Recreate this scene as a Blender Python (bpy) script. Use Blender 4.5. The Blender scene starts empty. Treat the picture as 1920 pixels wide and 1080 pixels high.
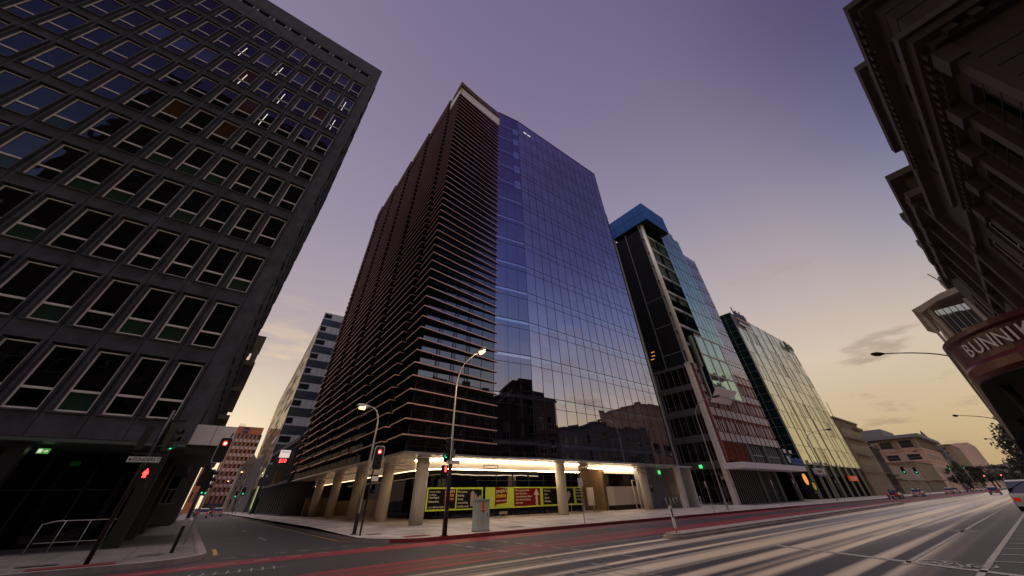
import bpy, math, random
from mathutils import Vector, Matrix
random.seed(7)
R = math.radians
scn = bpy.context.scene
COL = scn.collection

# ------------------------------------------------------------------ camera
cam_d = bpy.data.cameras.new('camera'); cam = bpy.data.objects.new('camera', cam_d); COL.objects.link(cam)
F, CX, CY = 603.43, 961.62, 436.85
cam_d.sensor_width = 36.0; cam_d.lens = F / 1920 * 36
cam_d.shift_x = -(CX - 960) / 1920; cam_d.shift_y = (CY - 540) / 1920
cam_d.clip_start = 0.05; cam_d.clip_end = 9000
CAMM = (Matrix.Rotation(R(-38.46842), 4, 'Z') @ Matrix.Rotation(R(129.5616), 4, 'X') @ Matrix.Rotation(R(-1.56438), 4, 'Z'))
cam.matrix_world = Matrix.Translation((0, 0, 1.6)) @ CAMM
scn.camera = cam

def lin(c):
    c = c / 255.0
    return c / 12.92 if c <= 0.04045 else ((c + 0.055) / 1.055) ** 2.4
def RGB(r, g, b): return (lin(r), lin(g), lin(b), 1)

# ------------------------------------------------------------------ world (dusk sky)
w = bpy.data.worlds.new('World'); scn.world = w; w.use_nodes = True
nt = w.node_tree; N = nt.nodes; LK = nt.links
for n in list(N): N.remove(n)
def nd(t, **k):
    n = N.new(t)
    for a, v in k.items(): setattr(n, a, v)
    return n
def mth(op, a, b=None, clamp=False):
    n = nd('ShaderNodeMath', operation=op, use_clamp=clamp)
    for i, v in enumerate((a, b)):
        if v is None: continue
        if isinstance(v, (int, float)): n.inputs[i].default_value = v
        else: LK.new(v, n.inputs[i])
    return n.outputs[0]
def mixc(f, a, b, mode='MIX'):
    n = nd('ShaderNodeMix', data_type='RGBA', blend_type=mode)
    for i, v in ((0, f), (6, a), (7, b)):
        if isinstance(v, (int, float)): n.inputs[i].default_value = v
        elif isinstance(v, tuple): n.inputs[i].default_value = v
        else: LK.new(v, n.inputs[i])
    return n.outputs[2]
def ramp(fac, stops, mode='LINEAR'):
    n = nd('ShaderNodeValToRGB'); LK.new(fac, n.inputs[0]); cr = n.color_ramp; cr.interpolation = mode
    while len(cr.elements) < len(stops): cr.elements.new(0.5)
    for e, (p, c) in zip(cr.elements, stops): e.position = p; e.color = c
    return n.outputs[0]
tc = nd('ShaderNodeTexCoord'); sp = nd('ShaderNodeSeparateXYZ'); LK.new(tc.outputs['Generated'], sp.inputs[0])
dx, dy, dz = sp.outputs
el = mth('MAXIMUM', dz, 0.0)
front = ramp(el, [(0, RGB(180, 150, 108)), (.10, RGB(204, 180, 142)), (.22, RGB(216, 197, 176)), (.38, RGB(186, 173, 174)),
                  (.60, RGB(152, 144, 164)), (.80, RGB(131, 121, 150)), (1, RGB(112, 102, 136))])
back = ramp(el, [(0, RGB(246, 220, 150)), (.12, RGB(236, 214, 156)), (.26, RGB(188, 186, 182)), (.40, RGB(136, 154, 192)),
                 (.55, RGB(104, 114, 172)), (.75, RGB(92, 80, 138)), (1, RGB(86, 78, 128))])
fb = nd('ShaderNodeMapRange', interpolation_type='SMOOTHSTEP'); LK.new(dy, fb.inputs[0])
fb.inputs[1].default_value = -0.45; fb.inputs[2].default_value = 0.1
sky = mixc(fb.outputs[0], back, front)
def dotd(v, power):
    v = Vector(v).normalized()
    n = nd('ShaderNodeVectorMath', operation='DOT_PRODUCT'); LK.new(tc.outputs['Generated'], n.inputs[0]); n.inputs[1].default_value = v
    return mth('POWER', mth('MAXIMUM', n.outputs['Value'], 0.0), power)
glow2 = dotd((-0.5, 0.8, 0.42), 3)
sky = mixc(mth('MULTIPLY', glow2, 0.55, True), sky, RGB(152, 140, 160))
glow = dotd((0.0, 1, 0.06), 90)
sky = mixc(mth('MULTIPLY', glow, 1.0, True), sky, RGB(255, 236, 200))
dark = dotd((.60, -.42, .68), 9)
sky = mixc(mth('MULTIPLY', dark, 0.75, True), sky, RGB(66, 62, 88))
# thin cloud banks low in the sky
mp = nd('ShaderNodeMapping'); LK.new(tc.outputs['Generated'], mp.inputs[0]); mp.inputs['Scale'].default_value = (1.6, 2.2, 9)
nz = nd('ShaderNodeTexNoise'); LK.new(mp.outputs[0], nz.inputs[0]); nz.inputs['Scale'].default_value = 2.6; nz.inputs['Detail'].default_value = 7; nz.inputs['Roughness'].default_value = .58
nzv = mth('ADD', nz.outputs[0], mth('ADD', mth('MULTIPLY', dotd((.016, .95, .31), 260), .16), mth('MULTIPLY', dotd((.975, .07, .2), 400), .03)))
cm = nd('ShaderNodeMapRange', interpolation_type='SMOOTHSTEP'); LK.new(nzv, cm.inputs[0]); cm.inputs[1].default_value = .56; cm.inputs[2].default_value = .70
lowm = ramp(el, [(0, (1, 1, 1, 1)), (.16, (.9, .9, .9, 1)), (.34, (.35, .35, .35, 1)), (.45, (0, 0, 0, 1))])
cf = mth('MULTIPLY', cm.outputs[0], lowm, True)
ccol = mixc(mth('MULTIPLY', dotd((0.05, 1, 0.15), 8), 1.0, True), RGB(150, 128, 110), RGB(252, 222, 176))
sky = mixc(mth('MULTIPLY', cf, .75), sky, ccol)
nish = nd('ShaderNodeTexSky', sky_type='NISHITA'); nish.sun_disc = False; nish.sun_elevation = R(3); nish.sun_rotation = R(-8)
sky = mixc(0.004, sky, nish.outputs[0], 'ADD')
below = nd('ShaderNodeMapRange'); LK.new(dz, below.inputs[0]); below.inputs[1].default_value = -0.02; below.inputs[2].default_value = 0.0
sky = mixc(below.outputs[0], RGB(40, 36, 36), sky)
bg = nd('ShaderNodeBackground'); LK.new(sky, bg.inputs[0]); bg.inputs[1].default_value = 1.0
wo = nd('ShaderNodeOutputWorld'); LK.new(bg.outputs[0], wo.inputs[0])

# added broad overhead fill, lifts ground and facades beyond the dusk sky
sd = bpy.data.lights.new('sun', 'SUN'); sd.energy = 1.1; sd.angle = R(38); sd.color = (1, .88, .80)
so = bpy.data.objects.new('sun', sd); COL.objects.link(so)
so.rotation_euler = Vector((-.10, -.04, 1.0)).to_track_quat('Z', 'Y').to_euler()

scn.view_settings.view_transform = 'Standard'; scn.view_settings.look = 'None'
scn.view_settings.exposure = 0; scn.view_settings.gamma = 1
scn.cycles.max_bounces = 6; scn.cycles.glossy_bounces = 4; scn.cycles.sample_clamp_indirect = 4
scn.cycles.use_denoising = True

# ------------------------------------------------------------------ materials
def mat(name, col, rough=.7, metal=0, spec=.5, emit=None, es=1, noise=0, nscale=3, bump=0, bscale=20, stretch=(1, 1, 1), coat=0):
    m = bpy.data.materials.new(name); m.use_nodes = True
    t = m.node_tree; b = t.nodes['Principled BSDF']
    c = col if len(col) == 4 else (*col, 1)
    b.inputs['Base Color'].default_value = c; b.inputs['Roughness'].default_value = rough
    b.inputs['Metallic'].default_value = metal; b.inputs['Specular IOR Level'].default_value = spec
    b.inputs['Coat Weight'].default_value = coat
    if emit: b.inputs['Emission Color'].default_value = (*emit[:3], 1); b.inputs['Emission Strength'].default_value = es
    if noise or bump:
        g = t.nodes.new('ShaderNodeNewGeometry'); mp = t.nodes.new('ShaderNodeMapping'); mp.inputs['Scale'].default_value = stretch
        t.links.new(g.outputs['Position'], mp.inputs[0])
    if noise:
        n = t.nodes.new('ShaderNodeTexNoise'); n.inputs['Scale'].default_value = nscale; n.inputs['Detail'].default_value = 6; n.inputs['Roughness'].default_value = .65
        t.links.new(mp.outputs[0], n.inputs[0])
        r = t.nodes.new('ShaderNodeMapRange'); t.links.new(n.outputs[0], r.inputs[0])
        r.inputs[1].default_value = .3; r.inputs[2].default_value = .7; r.inputs[3].default_value = 1 - noise; r.inputs[4].default_value = 1 + noise
        x = t.nodes.new('ShaderNodeMix'); x.data_type = 'RGBA'; x.blend_type = 'MULTIPLY'; x.inputs[0].default_value = 1
        x.inputs[6].default_value = c; t.links.new(r.outputs[0], x.inputs[7]); t.links.new(x.outputs[2], b.inputs['Base Color'])
    if bump:
        n2 = t.nodes.new('ShaderNodeTexNoise'); n2.inputs['Scale'].default_value = bscale; n2.inputs['Detail'].default_value = 4
        t.links.new(mp.outputs[0], n2.inputs[0]); bp = t.nodes.new('ShaderNodeBump'); bp.inputs['Strength'].default_value = bump; bp.inputs['Distance'].default_value = .02
        t.links.new(n2.outputs[0], bp.inputs['Height']); t.links.new(bp.outputs[0], b.inputs['Normal'])
    return m

def glass(name, tint, body=(.004, .004, .006), refl=.8, rough=.015, warp=.02, wscale=.35, pane=None):
    """coated facade glass: tinted mirror layer over a dark body, each pane slightly warped"""
    m = bpy.data.materials.new(name); m.use_nodes = True; t = m.node_tree
    for n in list(t.nodes): t.nodes.remove(n)
    g = t.nodes.new('ShaderNodeNewGeometry')
    nz = t.nodes.new('ShaderNodeTexNoise'); nz.inputs['Scale'].default_value = wscale; nz.inputs['Detail'].default_value = 1
    t.links.new(g.outputs['Position'], nz.inputs[0])
    bp = t.nodes.new('ShaderNodeBump'); bp.inputs['Strength'].default_value = warp; bp.inputs['Distance'].default_value = 1
    t.links.new(nz.outputs[0], bp.inputs['Height'])
    gl = t.nodes.new('ShaderNodeBsdfGlossy'); gl.inputs['Roughness'].default_value = rough; gl.inputs['Color'].default_value = (*tint, 1)
    t.links.new(bp.outputs[0], gl.inputs['Normal'])
    df = t.nodes.new('ShaderNodeBsdfDiffuse'); df.inputs['Color'].default_value = (*body, 1)
    mx = t.nodes.new('ShaderNodeMixShader'); o = t.nodes.new('ShaderNodeOutputMaterial')
    if pane:   # per-pane tone variation
        mp = t.nodes.new('ShaderNodeMapping'); mp.inputs['Scale'].default_value = (1 / pane[0], 1 / pane[0], 1 / pane[1]); mp.inputs['Location'].default_value = (.13, .29, .17)
        t.links.new(g.outputs['Position'], mp.inputs[0])
        fl = t.nodes.new('ShaderNodeVectorMath'); fl.operation = 'FLOOR'; t.links.new(mp.outputs[0], fl.inputs[0])
        wn = t.nodes.new('ShaderNodeTexWhiteNoise'); t.links.new(fl.outputs[0], wn.inputs[0])
        mr = t.nodes.new('ShaderNodeMapRange'); t.links.new(wn.outputs[0], mr.inputs[0]); mr.inputs[3].default_value = refl - .07; mr.inputs[4].default_value = refl + .05
        t.links.new(mr.outputs[0], mx.inputs[0])
        sc_ = t.nodes.new('ShaderNodeVectorMath'); sc_.operation = 'MULTIPLY_ADD'; t.links.new(wn.outputs[1], sc_.inputs[0]); sc_.inputs[1].default_value = (.014,) * 3; sc_.inputs[2].default_value = (-.007,) * 3
        ad_ = t.nodes.new('ShaderNodeVectorMath'); t.links.new(g.outputs['Normal'], ad_.inputs[0]); t.links.new(sc_.outputs[0], ad_.inputs[1])
        nm_ = t.nodes.new('ShaderNodeVectorMath'); nm_.operation = 'NORMALIZE'; t.links.new(ad_.outputs[0], nm_.inputs[0]); t.links.new(nm_.outputs[0], bp.inputs['Normal'])
    else: mx.inputs[0].default_value = refl
    t.links.new(df.outputs[0], mx.inputs[1]); t.links.new(gl.outputs[0], mx.inputs[2]); t.links.new(mx.outputs[0], o.inputs[0])
    return m

def emis(name, col, s):
    m = bpy.data.materials.new(name); m.use_nodes = True; t = m.node_tree
    for n in list(t.nodes): t.nodes.remove(n)
    e = t.nodes.new('ShaderNodeEmission'); e.inputs[0].default_value = (*col[:3], 1); e.inputs[1].default_value = s
    o = t.nodes.new('ShaderNodeOutputMaterial'); t.links.new(e.outputs[0], o.inputs[0]); return m

K = {}
K['tower_conc'] = mat('dark_concrete', (.070, .063, .075), .85, noise=.4, nscale=1.1, bump=.25, bscale=9)
K['tower_seam'] = mat('panel_joint', (.012, .011, .012), .9)
K['alu'] = mat('anodised_aluminium', (.86, .74, .68), .5)
K['win_dark'] = glass('window_glass', (.62, .58, .62), (.003, .003, .004), .115, .02, .03, .6)
K['win_curt'] = glass('window_brown_blind', (.5, .45, .5), (.075, .034, .015), .05, .05, .02, .6)
K['win_green'] = glass('window_green_blind', (.5, .6, .55), (.03, .05, .038), .05, .05, .02, .6)
K['win_grey'] = glass('window_grey_blind', (.5, .55, .7), (.05, .055, .075), .16, .05, .02, .6)
K['soffit_dark'] = mat('dark_soffit_tiles', (.10, .12, .11), .5, noise=.15, nscale=.7)
K['black'] = mat('black_painted_metal', (.012, .011, .012), .45)
K['dark_int'] = mat('dark_interior', (.006, .006, .007), .8)
K['shop_glass'] = glass('shopfront_glass', (.8, .8, .85), (.004, .004, .005), .045, .02, .02, .5)
K['main_glass'] = glass('blue_curtain_glass', (.66, .62, .80), (.004, .004, .012), .86, .012, .012, .22, pane=(1.66, 4.13))
K['kink_glass'] = glass('violet_curtain_glass', (.36, .35, .49), (.004, .004, .012), .82, .012, .012, .22, pane=(1.8, 4.13))
K['spandrel'] = glass('pale_spandrel_glass', (.72, .76, .95), (.10, .13, .18), .78, .03, .012, .22)
K['fin_glass'] = glass('dark_corner_glass', (.5, .52, .62), (.004, .004, .006), .42, .02, .02, .4)
K['mullion'] = mat('dark_mullion', (.035, .03, .04), .4, .5)
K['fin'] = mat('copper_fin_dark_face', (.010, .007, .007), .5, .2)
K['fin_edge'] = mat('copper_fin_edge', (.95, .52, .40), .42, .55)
K['white_panel'] = mat('pale_sign_panel', (.86, .78, .74), .5, noise=.05)
K['lime'] = mat('lime_paint', (.42, .46, .10), .6)
K['soffit'] = mat('polished_white_soffit', (.55, .50, .46), .22, 0, .6, noise=.06, nscale=.6)
K['cove_dim'] = emis('dim_cove_lamp', (1, .62, .32), 5)
K['bulk_dim'] = mat('dim_glow_bulkhead', (.55, .44, .32), .5, emit=(1, .62, .34), es=.16)  # darker copy with weaker glow for the dimmer side
K['bulk'] = mat('self_glowing_bulkhead', (.75, .66, .55), .5, emit=(1, .74, .48), es=.30)  # emission stands in for light from the cove strips
K['column'] = mat('board_marked_concrete_column', (.62, .55, .43), .75, noise=.15, nscale=2.5, bump=.15, bscale=30, stretch=(1, 1, .3))
K['pier'] = mat('pale_rendered_pier', (.52, .47, .42), .7, noise=.08)
K['cove'] = emis('warm_cove_lamp', (1, .76, .48), 32)
K['timber'] = mat('bronze_wall_panel', (.22, .14, .075), .45, noise=.3, nscale=2, stretch=(1, 1, .2))
K['counter'] = mat('white_stone_counter', (.66, .58, .56), .5)
K['shutter'] = mat('grey_roller_shutter', (.30, .28, .31), .5, .2)
K['asphalt'] = None
K['steel'] = mat('galvanised_steel', (.42, .40, .38), .4, .6)
K['bright_steel'] = mat('polished_steel', (.7, .68, .66), .2, .9)
K['cab'] = mat('pale_green_cabinet', (.38, .45, .43), .5, noise=.08)
K['orange'] = mat('orange_sticker', (.85, .28, .03), .5)
K['white'] = mat('white_paint', (.9, .86, .83), .6)
K['redl'] = emis('red_signal_light', (1, .03, .025), 7)
K['redw'] = emis('red_signal_core', (1, .25, .2), 9)
K['greenl'] = emis('green_signal_light', (.02, .7, .3), 1.6)
K['greens'] = emis('green_exit_sign', (.10, .85, .25), 1.1)
K['lampon'] = emis('lit_lamp', (1, .60, .25), 3.4)
K['lampoff'] = mat('lamp_glass', (.3, .28, .25), .3)
K['warmwin'] = emis('lit_ceiling_tube', (1, .93, .75), 1.1)
K['lens_off'] = mat('dark_lens', (.01, .02, .01), .2)
K['lime_poster'] = mat('lime_poster', (.46, .58, .07), .8, spec=.15)
K['black_poster'] = mat('black_poster', (.008, .008, .008), .9, spec=.1)
K['maroon'] = mat('maroon_poster', (.15, .008, .010), .9, spec=.1)
K['ptext'] = mat('poster_white', (.72, .66, .62), .6)
K['yellow'] = mat('poster_yellow', (.75, .72, .05), .6)
K['pgrey'] = mat('poster_grey', (.33, .27, .27), .6)
K['blue_box'] = mat('blue_metal_panel', (.006, .12, .44), .35, .1, noise=.25, nscale=.35)
K['blue_joint'] = mat('blue_panel_joint', (.004, .03, .12), .5)
K['louvre'] = mat('dark_louvre', (.035, .032, .038), .45, .3)
K['b2_int'] = mat('behind_louvre', (.006, .006, .007), .8)
K['mast'] = mat('cream_painted_steel', (.85, .76, .66), .4)
K['b2_band'] = mat('pale_spandrel_panel', (.10, .092, .096), .6, noise=.1)
K['b2_corner'] = mat('cream_corner_panel', (.72, .63, .53), .55, noise=.08)
K['green_glass'] = glass('green_glass_screen', (.62, .80, .76), (.02, .04, .04), .72, .02, .02, .3, pane=(1.6, 3.85))
K['lilac_glass'] = glass('lilac_glass', (.80, .74, .86), (.03, .03, .04), .78, .02, .02, .3, pane=(1.0, 3.85))
K['pale_sp'] = glass('pale_glass_band', (.9, .88, .9), (.3, .3, .3), .6, .05, .02, .3)
K['olive_blind'] = glass('olive_blind_glass', (.5, .55, .5), (.12, .125, .07), .15, .05, .02, .3)
K['rust'] = mat('rust_red_fin', (.24, .04, .024), .5, .1)
K['rust_thin'] = mat('rust_mullion', (.20, .085, .06), .5)
K['white_blade'] = mat('white_glazed_blade', (.80, .73, .71), .35)
K['green_tower'] = glass('pale_green_facade_glass', (1.0, 1.0, .93), (.42, .44, .38), .80, .02, .015, .2, pane=(1.1, 3.4))
K['teal_dark'] = glass('teal_side_glass', (.35, .5, .5), (.008, .03, .03), .35, .03, .02, .3, pane=(2.2, 1.7))
K['sand'] = mat('sandstone_render', (.27, .185, .115), .85, noise=.18, nscale=.8, bump=.2)
K['pinkb'] = mat('pink_render', (.60, .40, .31), .85, noise=.12, nscale=.5)
K['cream'] = mat('cream_render', (.30, .24, .18), .85, noise=.12, nscale=.6)
K['greyb'] = mat('grey_render', (.10, .088, .084), .85, noise=.15, nscale=.6)
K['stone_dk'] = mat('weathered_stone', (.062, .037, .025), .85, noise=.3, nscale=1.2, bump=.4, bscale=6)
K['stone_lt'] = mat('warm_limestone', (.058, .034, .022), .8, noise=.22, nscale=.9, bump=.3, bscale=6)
K['brick'] = mat('brown_brick', (.72, .25, .11), .85, noise=.2, nscale=1.2)
K['roof'] = mat('grey_roof', (.20, .19, .19), .7)
K['tan_glass'] = glass('tan_stone_glass', (.85, .76, .64), (.34, .26, .17), .45, .06, .03, .3, pane=(2.0, 1.3))
K['steel_blue'] = mat('blue_grey_cladding', (.12, .135, .16), .35, .5, noise=.2, nscale=.4)
K['bright_glass'] = glass('bright_band_glass', (.95, .92, .90), (.95, .90, .86), .2, .02, .03, .3)
K['verandah'] = mat('maroon_fascia', (.075, .004, .008), .45, 0, .5, noise=.1)
K['verandah_lip'] = mat('red_moulding', (.10, .004, .007), .4)
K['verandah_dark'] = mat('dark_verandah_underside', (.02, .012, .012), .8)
K['sign_blue'] = mat('blue_letters', (.008, .07, .33), .45)
K['sign_orange'] = mat('orange_sign', (.75, .10, .01), .5, emit=(.75, .10, .01), es=.25)
K['sign_navy'] = mat('navy_sign', (.04, .045, .14), .5)
K['amber'] = emis('amber_lit_disc', (1, .38, .08), .9)
K['screen'] = emis('lit_poster', (.45, .30, .03), .6)
K['tyre'] = mat('tyre_rubber', (.012, .012, .012), .8)
K['rim'] = mat('alloy_rim', (.4, .4, .4), .35, .7)
K['far_window'] = mat('far_window_glass', (.012, .012, .014), .3)
K['car_glass'] = glass('car_glass', (.6, .62, .75), (.008, .008, .014), .16, .02, 0)
K['tail'] = emis('tail_lamp', (.9, .02, .01), .35)
K['head'] = mat('headlamp_glass', (.6, .6, .6), .15)
K['bark'] = mat('tree_bark', (.05, .035, .025), .9, noise=.3)
K['leaf'] = mat('dark_leaf', (.035, .036, .016), .6, noise=.4, nscale=1.5)
K['led'] = emis('red_led_digits', (1, .06, .05), 5)
K['pink_lit'] = emis('lit_sign_face', (1, .80, .74), .75)

def ground_mat(name, kind):
    m = bpy.data.materials.new(name); m.use_nodes = True; t = m.node_tree; b = t.nodes['Principled BSDF']; LN = t.links
    g = t.nodes.new('ShaderNodeNewGeometry'); s = t.nodes.new('ShaderNodeSeparateXYZ'); LN.new(g.outputs['Position'], s.inputs[0])
    def noise(scale, stretch, detail=5, rough=.6):
        mp = t.nodes.new('ShaderNodeMapping'); mp.inputs['Scale'].default_value = stretch; LN.new(g.outputs['Position'], mp.inputs[0])
        n = t.nodes.new('ShaderNodeTexNoise'); n.inputs['Scale'].default_value = scale; n.inputs['Detail'].default_value = detail; n.inputs['Roughness'].default_value = rough
        LN.new(mp.outputs[0], n.inputs[0]); return n.outputs[0]
    def rng(v, a, b_, c, d):
        r = t.nodes.new('ShaderNodeMapRange'); LN.new(v, r.inputs[0])
        for i, q in enumerate((a, b_, c, d)): r.inputs[i + 1].default_value = q
        return r.outputs[0]
    def mx(f, a, b_, mode='MIX'):
        n = t.nodes.new('ShaderNodeMix'); n.data_type = 'RGBA'; n.blend_type = mode
        for i, v in ((0, f), (6, a), (7, b_)):
            if isinstance(v, (int, float)): n.inputs[i].default_value = v
            elif isinstance(v, tuple): n.inputs[i].default_value = v
            else: LN.new(v, n.inputs[i])
        return n.outputs[2]
    def mt(op, a, b_=None):
        n = t.nodes.new('ShaderNodeMath'); n.operation = op; n.use_clamp = True
        for i, v in enumerate((a, b_)):
            if v is None: continue
            if isinstance(v, (int, float)): n.inputs[i].default_value = v
            else: LN.new(v, n.inputs[i])
        return n.outputs[0]
    if kind == 'asphalt':
        base = mx(rng(noise(.25, (1, 1, 1)), .35, .65, 0, 1), (.013, .011, .014, 1), (.028, .023, .028, 1))
        base = mx(rng(noise(60, (1, 1, 1), 2), .35, .7, 0, .6), base, (.060, .052, .060, 1))
        # car light trails painted into the colour: pale streaks along the street
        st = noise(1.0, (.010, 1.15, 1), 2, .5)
        trails = mt('MULTIPLY', rng(st, .47, .60, 0, 1), rng(s.outputs[1], 13.5, 12.6, 0, 1))
        trails = mt('MULTIPLY', trails, rng(s.outputs[1], 2.6, 3.8, 0, 1))
        trails = mt('MULTIPLY', trails, rng(s.outputs[0], 2, 16, .45, 1))
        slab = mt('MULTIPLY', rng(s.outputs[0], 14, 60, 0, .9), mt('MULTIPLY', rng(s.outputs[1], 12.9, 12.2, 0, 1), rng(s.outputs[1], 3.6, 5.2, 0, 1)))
        base = mx(slab, base, (.50, .465, .455, 1))  # milky brightness over the far lanes painted as a pale tone
        base = mx(mt('MULTIPLY', trails, .85), base, (.92, .74, .54, 1))
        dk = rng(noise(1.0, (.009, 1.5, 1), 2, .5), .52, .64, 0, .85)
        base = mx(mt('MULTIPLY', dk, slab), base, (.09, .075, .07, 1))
        # crack sealing lines
        v = t.nodes.new('ShaderNodeTexVoronoi'); v.feature = 'DISTANCE_TO_EDGE'; v.inputs['Scale'].default_value = .17
        LN.new(g.outputs['Position'], v.inputs[0])
        base = mx(mt('MULTIPLY', rng(v.outputs['Distance'], .004, .009, .8, 0), rng(s.outputs[1], 11, 14, 0, 1)), base, (.012, .010, .012, 1))
        LN.new(base, b.inputs['Base Color'])
        rr = mx(trails, (.62, .62, .62, 1), (.30, .30, .30, 1))
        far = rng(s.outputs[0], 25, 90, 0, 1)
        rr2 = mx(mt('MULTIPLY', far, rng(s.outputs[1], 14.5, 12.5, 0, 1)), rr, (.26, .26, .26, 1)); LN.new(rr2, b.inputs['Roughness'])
        b.inputs['Specular IOR Level'].default_value = .6
        bp = t.nodes.new('ShaderNodeBump'); bp.inputs['Strength'].default_value = .35; bp.inputs['Distance'].default_value = .01
        LN.new(noise(45, (1, 1, 1), 3), bp.inputs['Height']); LN.new(bp.outputs[0], b.inputs['Normal'])
    elif kind == 'red':  # red lane tone, taillight trails painted in as streaks
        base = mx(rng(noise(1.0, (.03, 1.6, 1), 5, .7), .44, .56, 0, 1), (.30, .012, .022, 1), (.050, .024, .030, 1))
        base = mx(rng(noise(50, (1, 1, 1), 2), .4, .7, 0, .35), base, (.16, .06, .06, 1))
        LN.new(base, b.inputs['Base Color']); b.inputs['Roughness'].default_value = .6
    elif kind == 'paving':
        br = t.nodes.new('ShaderNodeTexBrick'); LN.new(g.outputs['Position'], br.inputs[0]); br.inputs['Scale'].default_value = 1
        br.inputs['Brick Width'].default_value = .9; br.inputs['Row Height'].default_value = .6; br.inputs['Mortar Size'].default_value = .008; br.offset = .5
        br.inputs['Color1'].default_value = (.70, .61, .56, 1); br.inputs['Color2'].default_value = (.78, .69, .63, 1); br.inputs['Mortar'].default_value = (.10, .085, .08, 1)
        base = mx(rng(noise(.6, (1, 1, 1)), .35, .7, .75, 0), br.outputs[0], (.17, .145, .14, 1))
        base = mx(rng(noise(9, (1, 1, 1), 3), .4, .75, 0, .5), base, (.20, .17, .16, 1))
        LN.new(base, b.inputs['Base Color']); b.inputs['Roughness'].default_value = .55
        bp = t.nodes.new('ShaderNodeBump'); bp.inputs['Strength'].default_value = .2; bp.inputs['Distance'].default_value = .01
        LN.new(noise(18, (1, 1, 1), 3), bp.inputs['Height']); LN.new(bp.outputs[0], b.inputs['Normal'])
    elif kind == 'paint':
        base = mx(rng(noise(14, (1, 1, 1), 4, .7), .42, .62, 0, .75), (.46, .42, .40, 1), (.10, .09, .09, 1))
        LN.new(base, b.inputs['Base Color']); b.inputs['Roughness'].default_value = .6
    return m
K['asphalt'] = ground_mat('asphalt_light_trails', 'asphalt'); K['lane_trail_red'] = ground_mat('red_lane_and_trails', 'red')
K['paving_unlit'] = mat('unlit_paving', (.20, .175, .165), .7, noise=.3, nscale=1.5, bump=.2)  # darker paving copy, lack of lamplight painted into the colour
K['paving'] = ground_mat('granite_paving', 'paving'); K['paint'] = ground_mat('worn_road_paint', 'paint')
K['kerb'] = mat('kerb_stone', (.30, .25, .23), .8, noise=.25, nscale=3)
K['kerb_red'] = mat('red_kerb_paint', (.20, .02, .02), .7, noise=.35, nscale=5)
K['ypaint'] = mat('yellow_road_paint', (.55, .30, .05), .7, noise=.3, nscale=9)
K['earth'] = mat('ground_far', (.05, .045, .04), .9)
K['hillm'] = mat('dry_hill', (.10, .07, .06), .95, noise=.3, nscale=.004)

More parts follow.
